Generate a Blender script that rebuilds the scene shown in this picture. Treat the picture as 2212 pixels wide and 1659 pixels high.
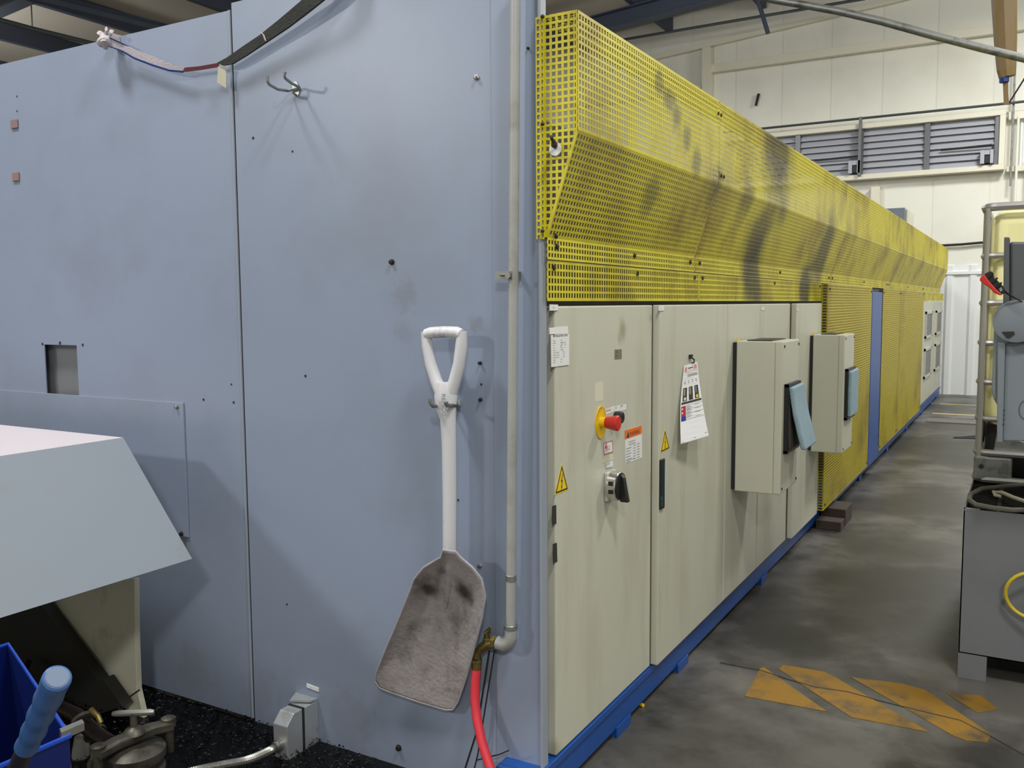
import bpy, bmesh, math, random
from mathutils import Vector, Matrix
random.seed(7)
for o in list(bpy.data.objects): bpy.data.objects.remove(o)
SC = bpy.context.scene
COL = SC.collection
# ---------------------------------------------------------------- camera
FPX, CX, CY = 1937.903, 1106.0, 829.5
ROT = Matrix(((0.86746882, 0.49744434, -0.00685419),
              (-0.03801095, 0.08001009, 0.99606905),
              (0.49603732, -0.86379831, 0.08831459)))      # world -> camera
CAM = Vector((1.05201, -2.00021, 1.337))
cd = bpy.data.cameras.new('camera'); cam = bpy.data.objects.new('camera', cd); COL.objects.link(cam)
cd.sensor_width = 36.0; cd.lens = 36.0*FPX/2212.0; cd.clip_start = 0.05; cd.clip_end = 200
mw = ROT.transposed().to_4x4(); mw.translation = CAM; cam.matrix_world = mw
SC.camera = cam
# ---------------------------------------------------------------- world, lights, exposure
SC.view_settings.view_transform = 'Standard'; SC.view_settings.look = 'None'
SC.view_settings.gamma = 1.0; SC.view_settings.use_curve_mapping = False
SC.view_settings.exposure = -0.6
wd = bpy.data.worlds.new('hall_world'); SC.world = wd; wd.use_nodes = True
wd.node_tree.nodes['Background'].inputs[0].default_value = (0.9, 0.95, 1.0, 1)
wd.node_tree.nodes['Background'].inputs[1].default_value = 0.2
LAMPS = [((-2.3, -1.35, 5.0), 190, .7), ((1.9, -1.2, 5.1), 170, .7), ((-6.2, -7.6, 4.6), 620, 1.0),
         ((2.8, 3.6, 5.2), 210, .9), ((1.6, 9.2, 5.3), 270, 1.0), ((-3.2, 8.0, 4.8), 190, 1.0),
         ((3.8, -6.5, 5.2), 420, 1.0), ((-11.5, 4.5, 4.2), 330, 1.0), ((5.0, 8.0, 5.5), 90, 1.0)]
for (p, e, s) in LAMPS:                     # high-bay lamps: a downward disc, plus an added point light brightening the roof
    ld = bpy.data.lights.new('high_bay_light', 'AREA'); ld.shape = 'DISK'; ld.size = s; ld.energy = e
    ld.color = (1.0, 1.0, 0.965)
    lo = bpy.data.objects.new('high_bay_light', ld); lo.location = p; COL.objects.link(lo)
    pd = bpy.data.lights.new('roof_fill_light', 'POINT'); pd.shadow_soft_size = .3; pd.energy = e*.45+20; pd.color = ld.color
    po = bpy.data.objects.new('roof_fill_light', pd); po.location = (p[0], p[1], p[2]-.12); COL.objects.link(po)

# ---------------------------------------------------------------- helpers
def at(x, y, axis, val):
    r = ROT.transposed() @ Vector(((x-CX)/FPX, -(y-CY)/FPX, -1.0))
    t = (val-CAM[axis])/r[axis]
    return CAM + r*t
def dp(x, y, d):
    return CAM + ROT.transposed() @ Vector(((x-CX)/FPX, -(y-CY)/FPX, -1.0))*d
def wl(x, y, off=0.0): return at(x, y, 1, -off)          # on the blue wall, off metres in front
def sd(x, y, X=0.0): return at(x, y, 0, X)               # on the cabinet side
def fl(x, y, z=0.0): return at(x, y, 2, z)
V = Vector
def lin(c):
    c /= 255.0
    return c/12.92 if c <= 0.04045 else ((c+0.055)/1.055)**2.4
def rgb(c): return (lin(c[0]), lin(c[1]), lin(c[2]), 1.0)

MATS = {}
def add_stains_shade(N, L, out, stains, scol):
    """soot, oil and painted shadow patches: noisy blobs (point, radius, strength, noise scale) in world space"""
    g = N.new('ShaderNodeNewGeometry')
    for (p, rad, amt, ns) in stains:
        vm = N.new('ShaderNodeVectorMath'); vm.operation = 'DISTANCE'; vm.inputs[1].default_value = tuple(p)
        L.new(g.outputs['Position'], vm.inputs[0])
        nz = N.new('ShaderNodeTexNoise'); nz.inputs['Scale'].default_value = ns; nz.inputs['Detail'].default_value = 6
        L.new(g.outputs['Position'], nz.inputs['Vector'])
        ad = N.new('ShaderNodeMath'); ad.operation = 'MULTIPLY_ADD'; L.new(nz.outputs['Fac'], ad.inputs[0])
        ad.inputs[1].default_value = rad*1.6; L.new(vm.outputs['Value'], ad.inputs[2])
        mr = N.new('ShaderNodeMapRange'); mr.interpolation_type = 'SMOOTHSTEP'
        mr.inputs[1].default_value = rad*1.0; mr.inputs[2].default_value = rad*1.8; mr.inputs[3].default_value = amt; mr.inputs[4].default_value = 0
        L.new(ad.outputs[0], mr.inputs[0])
        mx = N.new('ShaderNodeMixRGB'); L.new(mr.outputs[0], mx.inputs[0]); L.new(out, mx.inputs[1]); mx.inputs[2].default_value = rgb(scol)
        out = mx.outputs[0]
    return out
def M(name, col, rough=.5, metal=0.0, var=.08, scale=3.0, dirt=None, dscale=2.5, dlo=.55, dhi=.75, damt=.8,
      bump=0.0, bscale=60.0, stretch=None, trans=0.0, alpha=1.0, spec=.5, coat=0.0, stains=None, scol=(40,38,34), sss=0.0):
    m = bpy.data.materials.new(name); m.use_nodes = True; MATS[name] = m
    nt = m.node_tree; N = nt.nodes; L = nt.links; b = N['Principled BSDF']
    tc = N.new('ShaderNodeTexCoord'); src = tc.outputs['Object']
    if stretch:
        mp = N.new('ShaderNodeMapping'); mp.inputs['Scale'].default_value = stretch
        L.new(src, mp.inputs[0]); src = mp.outputs[0]
    c = rgb(col)
    n1 = N.new('ShaderNodeTexNoise'); n1.inputs['Scale'].default_value = scale; n1.inputs['Detail'].default_value = 5
    L.new(src, n1.inputs['Vector'])
    mx = N.new('ShaderNodeMixRGB')
    mx.inputs[1].default_value = tuple(max(0, k*(1-var)) for k in c[:3])+(1,)
    mx.inputs[2].default_value = tuple(min(1, k*(1+var)) for k in c[:3])+(1,)
    L.new(n1.outputs['Fac'], mx.inputs[0]); out = mx.outputs[0]
    if dirt:
        n2 = N.new('ShaderNodeTexNoise'); n2.inputs['Scale'].default_value = dscale; n2.inputs['Detail'].default_value = 8
        n2.inputs['Roughness'].default_value = .62
        L.new(src, n2.inputs['Vector'])
        mr = N.new('ShaderNodeMapRange'); mr.inputs[1].default_value = dlo; mr.inputs[2].default_value = dhi
        mr.inputs[3].default_value = 0; mr.inputs[4].default_value = damt
        L.new(n2.outputs['Fac'], mr.inputs[0])
        m2 = N.new('ShaderNodeMixRGB'); m2.inputs[2].default_value = rgb(dirt)
        L.new(mr.outputs[0], m2.inputs[0]); L.new(out, m2.inputs[1]); out = m2.outputs[0]
    if stains: out = add_stains_shade(N, L, out, stains, scol)
    if sss: b.inputs['Subsurface Weight'].default_value = sss; b.inputs['Subsurface Radius'].default_value = (.2, .2, .1)
    L.new(out, b.inputs['Base Color'])
    b.inputs['Roughness'].default_value = rough; b.inputs['Metallic'].default_value = metal
    b.inputs['Specular IOR Level'].default_value = spec
    b.inputs['Coat Weight'].default_value = coat
    if trans: b.inputs['Transmission Weight'].default_value = trans
    if alpha < 1: b.inputs['Alpha'].default_value = alpha
    if bump:
        n3 = N.new('ShaderNodeTexNoise'); n3.inputs['Scale'].default_value = bscale; n3.inputs['Detail'].default_value = 4
        L.new(src, n3.inputs['Vector'])
        bp = N.new('ShaderNodeBump'); bp.inputs['Strength'].default_value = bump; bp.inputs['Distance'].default_value = .004
        L.new(n3.outputs['Fac'], bp.inputs['Height']); L.new(bp.outputs[0], b.inputs['Normal'])
    m['out'] = 0
    return m

class MB:
    def __init__(s): s.v = []; s.f = []
    def add(s, vs, fs):
        k = len(s.v); s.v += [V(p) for p in vs]; s.f += [tuple(i+k for i in f) for f in fs]; return s
    def box(s, a, b):
        x0, x1 = sorted((a[0], b[0])); y0, y1 = sorted((a[1], b[1])); z0, z1 = sorted((a[2], b[2]))
        return s.add([(x0,y0,z0),(x1,y0,z0),(x1,y1,z0),(x0,y1,z0),(x0,y0,z1),(x1,y0,z1),(x1,y1,z1),(x0,y1,z1)],
                     [(0,3,2,1),(4,5,6,7),(0,1,5,4),(1,2,6,5),(2,3,7,6),(3,0,4,7)])
    def obox(s, c, u, v, w):           # centre and three half-axis vectors
        c, u, v, w = V(c), V(u), V(v), V(w)
        return s.add([c-u-v-w, c+u-v-w, c+u+v-w, c-u+v-w, c-u-v+w, c+u-v+w, c+u+v+w, c-u+v+w],
                     [(0,3,2,1),(4,5,6,7),(0,1,5,4),(1,2,6,5),(2,3,7,6),(3,0,4,7)])
    def prism(s, pts, off):
        off = V(off); n = len(pts); pts = [V(p) for p in pts]
        return s.add(pts+[p+off for p in pts],
                     [tuple(range(n-1, -1, -1)), tuple(range(n, 2*n))]+[(i, (i+1) % n, n+(i+1) % n, n+i) for i in range(n)])
    def beam(s, a, b, w, h, up=(0,0,1)):
        a, b = V(a), V(b); d = (b-a); L = d.length; d.normalize(); sidev = d.cross(V(up)); sidev.normalize(); upv = sidev.cross(d)
        return s.obox((a+b)/2, d*L/2, sidev*w/2, upv*h/2)
    def tube(s, pts, r, seg=10, closed=False, flat=1.0, up=None, caps=True):
        pts = [V(p) for p in pts]; n = len(pts)
        rs = r if isinstance(r, (list, tuple)) else [r]*n
        T = []
        for i in range(n):
            a = pts[(i-1) % n] if (closed or i) else pts[0]
            b = pts[(i+1) % n] if (closed or i < n-1) else pts[-1]
            T.append((b-a).normalized())
        ref = V(up) if up else (V((0,0,1)) if abs(T[0].z) < .9 else V((1,0,0)))
        nrm = (ref-T[0]*ref.dot(T[0])).normalized()
        vs = []; fs = []
        for i in range(n):
            nrm = (nrm-T[i]*nrm.dot(T[i])).normalized(); bi = T[i].cross(nrm)
            for k in range(seg):
                a = 2*math.pi*k/seg
                vs.append(pts[i]+nrm*(math.cos(a)*rs[i])+bi*(math.sin(a)*rs[i]*flat))
        m = n if closed else n-1
        for i in range(m):
            for k in range(seg):
                j = (i+1) % n
                fs.append((i*seg+k, i*seg+(k+1) % seg, j*seg+(k+1) % seg, j*seg+k))
        if not closed and caps:
            fs.append(tuple(range(seg-1, -1, -1))); fs.append(tuple((n-1)*seg+k for k in range(seg)))
        return s.add(vs, fs)
    def lathe(s, o, axis, prof, seg=20):
        o = V(o); ax = V(axis).normalized(); ref = V((0,0,1)) if abs(ax.z) < .9 else V((1,0,0))
        a = (ref-ax*ref.dot(ax)).normalized(); b = ax.cross(a); vs = []; fs = []
        for (r, h) in prof:
            for k in range(seg):
                t = 2*math.pi*k/seg
                vs.append(o+ax*h+(a*math.cos(t)+b*math.sin(t))*max(r, 1e-5))
        for i in range(len(prof)-1):
            for k in range(seg):
                fs.append((i*seg+k, i*seg+(k+1) % seg, (i+1)*seg+(k+1) % seg, (i+1)*seg+k))
        fs.append(tuple(range(seg-1, -1, -1))); fs.append(tuple((len(prof)-1)*seg+k for k in range(seg)))
        return s.add(vs, fs)
    def ribbon(s, A, B, t, n=(0,1,0)):
        n = V(n)*t; k = len(A)
        vs = [V(p) for p in A]+[V(p) for p in B]+[V(p)+n for p in A]+[V(p)+n for p in B]; fs = []
        for i in range(k-1):
            fs += [(i, i+1, k+i+1, k+i), (2*k+i, 3*k+i, 3*k+i+1, 2*k+i+1), (i, 2*k+i, 2*k+i+1, i+1), (k+i, k+i+1, 3*k+i+1, 3*k+i)]
        fs += [(0, k, 3*k, 2*k), (k-1, 3*k-1, 4*k-1, 2*k-1)]
        return s.add(vs, fs)
    def build(s, name, mat, parent=None, smooth=False, bevel=0.0, label=None, seg=2, subsurf=0, angle=35):
        if parent is not None: org = WL[parent.name]
        else:
            xs = [p.x for p in s.v]; ys = [p.y for p in s.v]; zs = [p.z for p in s.v]
            org = V(((min(xs)+max(xs))/2, (min(ys)+max(ys))/2, min(zs)))
        me = bpy.data.meshes.new(name); me.from_pydata([p-org for p in s.v], [], s.f)
        bm = bmesh.new(); bm.from_mesh(me); bmesh.ops.recalc_face_normals(bm, faces=bm.faces); bm.to_mesh(me); bm.free()
        me.materials.append(MATS[mat])
        o = bpy.data.objects.new(name, me); COL.objects.link(o)
        if parent is not None: o.parent = parent
        else: o.location = org
        WL[o.name] = org
        if smooth:
            me.polygons.foreach_set('use_smooth', [True]*len(me.polygons)); me.set_sharp_from_angle(angle=math.radians(angle))
        if bevel:
            md = o.modifiers.new('bevel', 'BEVEL'); md.width = bevel; md.segments = seg; md.limit_method = 'ANGLE'
        if subsurf:
            md = o.modifiers.new('sub', 'SUBSURF'); md.levels = subsurf; md.render_levels = subsurf
        if label: o['label'] = label
        return o
WL = {}
def thing(name, label, cat, loc=(0,0,0), group=None):
    o = bpy.data.objects.new(name, None); COL.objects.link(o); o.location = loc; o.empty_display_size = .05
    o['label'] = label; o['category'] = cat; WL[o.name] = V(loc)
    if group: o['group'] = group
    return o
def tag(o, label, cat, group=None):
    o['label'] = label; o['category'] = cat
    if group: o['group'] = group
    return o
def struct(o): o['kind'] = 'structure'; return o
def copy_part(o, parent, delta):
    c = o.copy(); COL.objects.link(c); c.parent = parent; c.location = V(o.location)+V(delta)
    return c
def text(name, body, o, u, v, h, mat, parent, squeeze=1.0, label=None, align='LEFT'):
    cu = bpy.data.curves.new(name, 'FONT'); cu.body = body; cu.size = h*1.38; cu.align_x = align
    cu.resolution_u = 2
    to = bpy.data.objects.new(name, cu); COL.objects.link(to)
    dg = bpy.context.evaluated_depsgraph_get(); me = bpy.data.meshes.new_from_object(to.evaluated_get(dg))
    bpy.data.objects.remove(to); bpy.data.curves.remove(cu)
    u, v = V(u), V(v); n = u.cross(v)
    mt = Matrix(((u.x*squeeze, v.x, n.x, 0), (u.y*squeeze, v.y, n.y, 0), (u.z*squeeze, v.z, n.z, 0), (0, 0, 0, 1)))
    me.transform(Matrix.Translation(V(o)-WL[parent.name]) @ mt)
    me.materials.clear(); me.materials.append(MATS[mat])
    for p in me.polygons: p.material_index = 0
    ob = bpy.data.objects.new(name, me); COL.objects.link(ob); ob.parent = parent; WL[ob.name] = WL[parent.name]
    if label: ob['label'] = label
    return ob
XA, YA, ZA = V((1,0,0)), V((0,1,0)), V((0,0,1))

# ---------------------------------------------------------------- materials
M('blue_paint', (136,147,168), .36, 0, .06, 1.3, dirt=(122,129,142), dscale=2.2, dlo=.48, dhi=.8, damt=.6, scol=(108,106,108),
  stains=[(wl(875,640),.06,.28,40),(wl(1028,700),.035,.4,50),(wl(870,720),.05,.2,40),(wl(560,1500),.12,.25,25),(wl(760,1560),.14,.25,25),(wl(420,1450),.12,.25,25)])
M('blue_paint_pipe', (164,166,164), .45, .05, .1, 14, dirt=(142,138,126), dscale=9, dlo=.5, dhi=.7)
M('post_paint', (146,153,166), .4, 0, .04, 2)
M('edge_dark', (40,38,36), .8)
M('cream_door', (194,194,178), .42, 0, .03, 2, dirt=(150,146,118), dscale=2.2, dlo=.54, dhi=.8, damt=.55, stretch=(1,2.2,.4), scol=(140,134,100), stains=[(sd(1345,715,0),.05,.7,14),(sd(1195,1640,0),.06,.6,12),(sd(1400,640,0),.05,.5,14)])
M('cream_body', (150,146,124), .6, 0, .1, 5, dirt=(105,98,72), dscale=4, dlo=.5, dhi=.8)
M('ac_cream', (192,192,176), .4, 0, .03, 3, dirt=(160,154,128), dscale=2, dlo=.6, dhi=.9, damt=.5)
M('mesh_yellow', (208,196,40), .42, 0, .12, 2.2, dirt=(118,92,28), dscale=2.6, dlo=.46, dhi=.72, damt=.8, scol=(58,52,34),
  stains=[(sd(1690,340,.09),.34,.9,3), (sd(1640,600,.03),.22,.85,4), (sd(1745,620,.02),.25,.9,4), (sd(1640,520,.05),.22,.7,4), (sd(1425,180,.09),.05,.6,14), (sd(1443,218,.09),.055,.65,14), (sd(1462,258,.09),.06,.65,14), (sd(1482,300,.09),.065,.65,14), (sd(1504,346,.09),.07,.65,14), (sd(1530,400,.06),.10,.8,9),
          (sd(1780,540,.05),.32,.8,3), (sd(1600,430,.06),.12,.6,8), (sd(1400,420,.05),.08,.5,9)])
M('mesh_yellow_low', (186,170,34), .42, 0, .1, 2.0, dirt=(104,84,26), dscale=1.6, dlo=.5, dhi=.75, damt=.8)
M('machine_blue', (20,74,150), .4, 0, .08, 3, dirt=(60,72,92), dscale=3, dlo=.58, dhi=.8, damt=.6)
M('black_plastic', (26,27,28), .45)
M('black_rubber', (30,30,31), .7)
M('dark_metal', (52,50,47), .5, .6)
M('steel', (165,165,160), .35, .9, .1, 20)
M('galv', (150,152,150), .45, .75, .2, 16, dirt=(95,95,90), dscale=10, dlo=.5, dhi=.65)
M('chrome', (200,200,196), .2, 1.0)
M('white_label', (226,227,226), .5, 0, .02)
M('paper', (236,237,240), .4, 0, .01, coat=.4)
M('ink', (52,52,56), .6)
M('ink_grey', (130,132,138), .6)
M('ink_red', (178,40,52), .5)
M('ink_pink', (214,140,146), .5)
M('ink_blue', (30,56,150), .5)
M('orange', (236,112,22), .45)
M('sign_yellow', (238,204,26), .4, 0, .03)
M('red_plastic', (196,44,36), .35, 0, .05)
M('estop_yellow', (226,186,20), .4)
M('grey_plastic', (190,190,182), .4)
M('teal', (30,120,124), .5)
M('filter_blue', (146,170,182), .95, 0, .12, 30, bump=.8, bscale=260)
M('filter_dark', (64,60,52), .95, 0, .3, 50, bump=1, bscale=200)
M('shovel_white', (208,208,212), .45, 0, .05, 8, dirt=(120,112,112), dscale=16, dlo=.6, dhi=.72, damt=.7, stretch=(1,1,.35))
M('shovel_blade', (150,143,143), .7, 0, .3, 22, dirt=(66,62,56), dscale=9, dlo=.5, dhi=.7, damt=.8, bump=.6, bscale=90, stains=[(wl(930,1270,.04),.045,.9,18),(wl(1005,1275,.05),.05,.95,18),(wl(960,1225,.05),.03,.6,20)])
M('shovel_scuff', (158,154,158), .7, 0, .3, 30)
M('soot', (44,42,37), .8, 0, .4, 40)
M('brass', (128,112,62), .42, .75, .2, 30, dirt=(74,64,38), dscale=30, dlo=.45, dhi=.65)
M('red_hose', (212,52,66), .5, 0, .05)
M('sling_white', (180,172,176), .85, 0, .12, 40, bump=.5, bscale=200)
M('sling_blue', (44,74,150), .8)
M('sling_red', (110,50,56), .85)
M('sling_black', (50,52,48), .85, 0, .25, 60, bump=.8, bscale=240)
M('tag_paper', (190,186,166), .7)
M('rust_square', (132,108,106), .7, 0, .1, 20)
M('chute_side', (142,150,160), .4, 0, .04, 3, dirt=(140,132,112), dscale=7, dlo=.6, dhi=.8, damt=.6, scol=(134,122,88),
  stains=[(at(205,968,1,-.22),.03,.7,60),(at(185,985,1,-.24),.025,.7,60),(at(390,1205,1,-.2),.06,.5,40),(at(220,1150,1,-.3),.04,.35,60),(at(60,990,1,-.45),.05,.4,50),(at(70,1110,1,-.45),.03,.5,60),(at(120,1300,1,-.5),.06,.35,40)])
M('chute_top', (206,198,204), .5, 0, .04, 3, dirt=(130,122,122), dscale=3, dlo=.6, dhi=.8, damt=.6)
M('chute_cream', (210,208,188), .55, 0, .06, 5, dirt=(128,122,76), dscale=5, dlo=.52, dhi=.75)
M('chute_dark', (34,33,30), .7, 0, .3, 10)
M('bin_blue', (6,24,86), .35, 0, .06, 4)
M('bin_rim', (24,66,170), .35)
M('grip_blue', (58,94,148), .42, 0, .06, 12)
M('grip_cap', (92,110,138), .5)
M('rod_dark', (52,46,42), .5, .5, .2, 20)
M('valve_iron', (90,87,78), .45, .4, .25, 14, dirt=(40,36,30), dscale=12, dlo=.45, dhi=.65)
M('valve_dark', (48,42,40), .35, .5, .25, 18)
M('chips', (4,4,4), .2, .0, .5, 40, bump=1.0, bscale=120, spec=.35)
M('sump_black', (3,3,3), .3, 0, .3, 10, bump=.6, bscale=80, spec=.25)
M('sensor_grey', (176,180,184), .35, .5, .08, 12, dirt=(120,112,96), dscale=10, dlo=.55, dhi=.75)
M('tote_yellow', (252,243,186), .45, 0, .03, 2, spec=.4, sss=.35)
M('tote_cage', (172,170,168), .4, .6, .08, 10)
M('tote_black', (18,18,18), .6)
M('sump_grey', (117,120,124), .5, 0, .06, 3, dirt=(100,104,106), dscale=2, dlo=.5, dhi=.8)
M('pump_grey', (122,130,138), .42, 0, .05, 4)
M('body_dark', (58,56,52), .7, 0, .3, 3)
M('pump_dark', (84,88,92), .5, 0, .05, 4)
M('hose_grey', (112,110,104), .6)
M('hose_yellow', (214,190,50), .55)
M('wood_dark', (66,56,48), .85, 0, .3, 12, stretch=(1,8,8))
M('rag', (36,38,52), .9, 0, .2, 20)
M('wall_white', (232,231,220), .6, 0, .02, 1.2, dirt=(206,203,186), dscale=.8, dlo=.5, dhi=.8, damt=.6)
M('wall_rib', (232,235,236), .45, 0, .03, 2)
M('steel_cream', (226,222,204), .55, 0, .03, 2)
M('louver', (172,174,184), .5, .05, .1, 2, stretch=(.3,1,8))
M('louver_frame', (112,114,118), .45, .4)
M('roof_deck', (190,182,170), .7, 0, .06, 2)
M('roof_beam', (60,68,86), .6, 0, .15, 3)
M('pipe_dark', (78,84,86), .5, .3)
M('tan_bag', (134,112,76), .6, 0, .12, 3, dirt=(128,102,40), dscale=4, dlo=.45, dhi=.6, stretch=(3,3,.5))
M('bag_blue', (30,58,140), .6)
M('marking', (146,108,26), .75, 0, .12, 6, dirt=(78,72,60), dscale=7, dlo=.47, dhi=.68, damt=.9)
M('line_pale', (196,184,130), .7, 0, .1, 6)
M('joint_dark', (52,50,46), .9)

def floor_material():
    m = bpy.data.materials.new('concrete'); m.use_nodes = True; MATS['concrete'] = m
    nt = m.node_tree; N = nt.nodes; L = nt.links; b = N['Principled BSDF']
    g = N.new('ShaderNodeNewGeometry')
    def noise(sc, det=8, rough=.6):
        n = N.new('ShaderNodeTexNoise'); n.inputs['Scale'].default_value = sc; n.inputs['Detail'].default_value = det
        n.inputs['Roughness'].default_value = rough; L.new(g.outputs['Position'], n.inputs['Vector']); return n
    def mix(fac, a, c, lo, hi, amt):
        mr = N.new('ShaderNodeMapRange'); mr.inputs[1].default_value = lo; mr.inputs[2].default_value = hi
        mr.inputs[3].default_value = 0; mr.inputs[4].default_value = amt; L.new(fac, mr.inputs[0])
        mx = N.new('ShaderNodeMixRGB'); L.new(mr.outputs[0], mx.inputs[0]); L.new(a, mx.inputs[1]); mx.inputs[2].default_value = rgb(c)
        return mx.outputs[0]
    base = N.new('ShaderNodeMixRGB'); base.inputs[1].default_value = rgb((92,90,86)); base.inputs[2].default_value = rgb((118,115,110))
    L.new(noise(5).outputs['Fac'], base.inputs[0])
    c = mix(noise(.9, 9, .62).outputs['Fac'], base.outputs[0], (52,50,46), .46, .57, .85)
    c = mix(noise(2.3, 9, .6).outputs['Fac'], c, (44,42,38), .52, .62, .75)
    c = mix(noise(14, 5).outputs['Fac'], c, (128,125,118), .66, .8, .5)
    c = add_stains_shade(N, L, c, [(fl(1930,1260),.75,.9,3), (fl(2010,1090),.9,.85,3), (fl(1700,1380),.4,.75,4), (fl(1990,965),1.6,.85,2), (fl(1400,1600),.5,.55,4), (fl(2000,1370),.55,.85,4), (fl(1640,1300),.35,.6,5), (fl(1990,1190),.6,.7,4)], (40,39,33))  # oil patches, with the grey sump box's shadow painted in as dark blobs
    L.new(c, b.inputs['Base Color']); b.inputs['Roughness'].default_value = .42
    bp = N.new('ShaderNodeBump'); bp.inputs['Strength'].default_value = .15; bp.inputs['Distance'].default_value = .003
    L.new(noise(40, 5).outputs['Fac'], bp.inputs['Height']); L.new(bp.outputs[0], b.inputs['Normal'])
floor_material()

# ================================================================ STRUCTURE
X0, X1, Y0, YW = -22.0, 8.0, -14.0, 12.35
S = .082
def deck(X): return 6.02 + S*(X+3.3)
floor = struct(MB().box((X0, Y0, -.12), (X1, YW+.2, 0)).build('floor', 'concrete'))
pts = [(1556,1431),(1640,1447),(1700,1466),(1760,1484),(1830,1494),(1900,1513),(1990,1536),(2075,1556),(2140,1590),(2230,1640)]
A = [fl(x, y-1.0, .0014) for x, y in pts]; B = [fl(x, y+1.0, .0014) for x, y in pts]
MB().ribbon(A, B, .001, (0,0,-1)).build('floor_joint', 'joint_dark', floor, label='dark saw-cut joint running across the concrete')
o = MB().box((.1, 9.75, .0005), (3.4, 9.83, .0015)).build('painted_line', 'line_pale', floor, label='pale yellow line near the far wall')
o = MB().box((.1, 10.9, .0005), (3.4, 10.96, .0015)).build('painted_line', 'line_pale', floor, label='faint yellow line below the far wall')
ceiling = struct(MB().prism([(X0,Y0,deck(X0)),(X1,Y0,deck(X1)),(X1,YW+.2,deck(X1)),(X0,YW+.2,deck(X0))], (0,0,.1)).build('ceiling', 'roof_deck'))
for i in range(20):
    x = X0+1.0+1.5*i+.3
    MB().box((x, Y0+.1, deck(x)-.23), (x+.09, YW-.05, deck(x)-.004)).build('purlin', 'roof_beam', ceiling)
for y in (-7.2, -1.2, 4.8, 10.8):
    a = V((X0+.2, y, deck(X0+.2)-.48)); b = V((X1-.2, y, deck(X1-.2)-.48))
    MB().prism([a-ZA*.012-YA*.1, b-ZA*.012-YA*.1, b+ZA*.012-YA*.1, a+ZA*.012-YA*.1], YA*.2) \
        .prism([a-YA*.015, b-YA*.015, b-YA*.015+ZA*.24, a-YA*.015+ZA*.24], YA*.03) \
        .prism([a-YA*.1+ZA*.225, b-YA*.1+ZA*.225, b-YA*.1+ZA*.245, a-YA*.1+ZA*.245], YA*.2).build('rafter', 'roof_beam', ceiling)
# end wall with its insulation panels
wb = struct(MB().prism([(X0,YW,0),(X1,YW,0),(X1,YW,deck(X1)),(X0,YW,deck(X0))], (0,.15,0)).build('wall_back', 'wall_white'))
px = [-7.4+.72*i for i in range(20)]
for a, b in zip(px[:-1], px[1:]):
    m = MB()
    top = lambda x: deck(x)-.02
    n = 4; z0 = 1.86
    vs = []; 
    for k in range(n+1):
        x = a+.008+(b-a-.016)*k/n; bul = .012*math.sin(math.pi*k/n)**.5 if 0 < k < n else .004
        vs.append((x, YW-bul, z0)); vs.append((x, YW-bul, top(x)))
    m.add(vs, [(2*k, 2*k+2, 2*k+3, 2*k+1) for k in range(n)])
    m.build('insulation_panel', 'wall_white', wb, smooth=True)
m = None
for i in range(14):
    x = -.62+.30*i
    MB().prism([(x,YW,0.0),(x+.05,YW-.035,0.0),(x+.11,YW-.035,0.0),(x+.16,YW,0.0)], (0,0,1.85)).build('wall_rib', 'wall_rib', wb)
MB().box((-.7, YW-.05, 1.72), (3.6, YW-.002, 1.76)).build('rib_strip', 'wall_rib', wb)
MB().box((-.7, YW-.012, 0), (3.6, YW-.001, 1.86)).build('liner_sheet', 'wall_rib', wb)
def wallbox(name, xa, za, xb, zb, d, mat): return MB().box((xa, YW-d, za), (xb, YW-.03, zb)).build(name, mat, wb, bevel=.004)
MB().prism([(-7.4,YW-.1,deck(-7.4)-.62),(6,YW-.1,deck(6)-.62),(6,YW-.1,deck(6)-.55),(-7.4,YW-.1,deck(-7.4)-.55)], (0,.07,0)).build('end_rafter', 'steel_cream', wb)
wallbox('girt', -3.44, 4.97, 6, 5.09, .14, 'steel_cream')
wallbox('girt', -7.4, 4.70, -3.60, 4.80, .14, 'steel_cream')
wallbox('column', -3.58, .0, -3.44, 5.36, .18, 'steel_cream')
wallbox('column', -1.02, 1.9, -.9, 3.02, .12, 'steel_cream')
wallbox('girt', .72, 3.80, 6, 3.90, .14, 'steel_cream')
wallbox('girt', .72, 3.10, 6, 3.17, .14, 'steel_cream')
for i in range(10):
    x = .86+.085*i
    MB().prism([(x,YW-.03,3.18),(x+.012,YW-.055,3.18),(x+.035,YW-.055,3.18),(x+.047,YW-.03,3.18)], (0,0,.62)).build('wall_rib', 'wall_rib', wb)
wl_ = struct(MB().box((X0-.2, Y0, 0), (X0, YW+.2, deck(X0))).build('wall_left', 'wall_white'))
wr_ = struct(MB().box((X1, Y0, 0), (X1+.2, YW+.2, deck(X1))).build('wall_right', 'wall_white'))
wf_ = struct(MB().prism([(X0,Y0-.2,0),(X1,Y0-.2,0),(X1,Y0-.2,deck(X1)),(X0,Y0-.2,deck(X0))], (0,.2,0)).build('wall_front', 'wall_white'))

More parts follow.
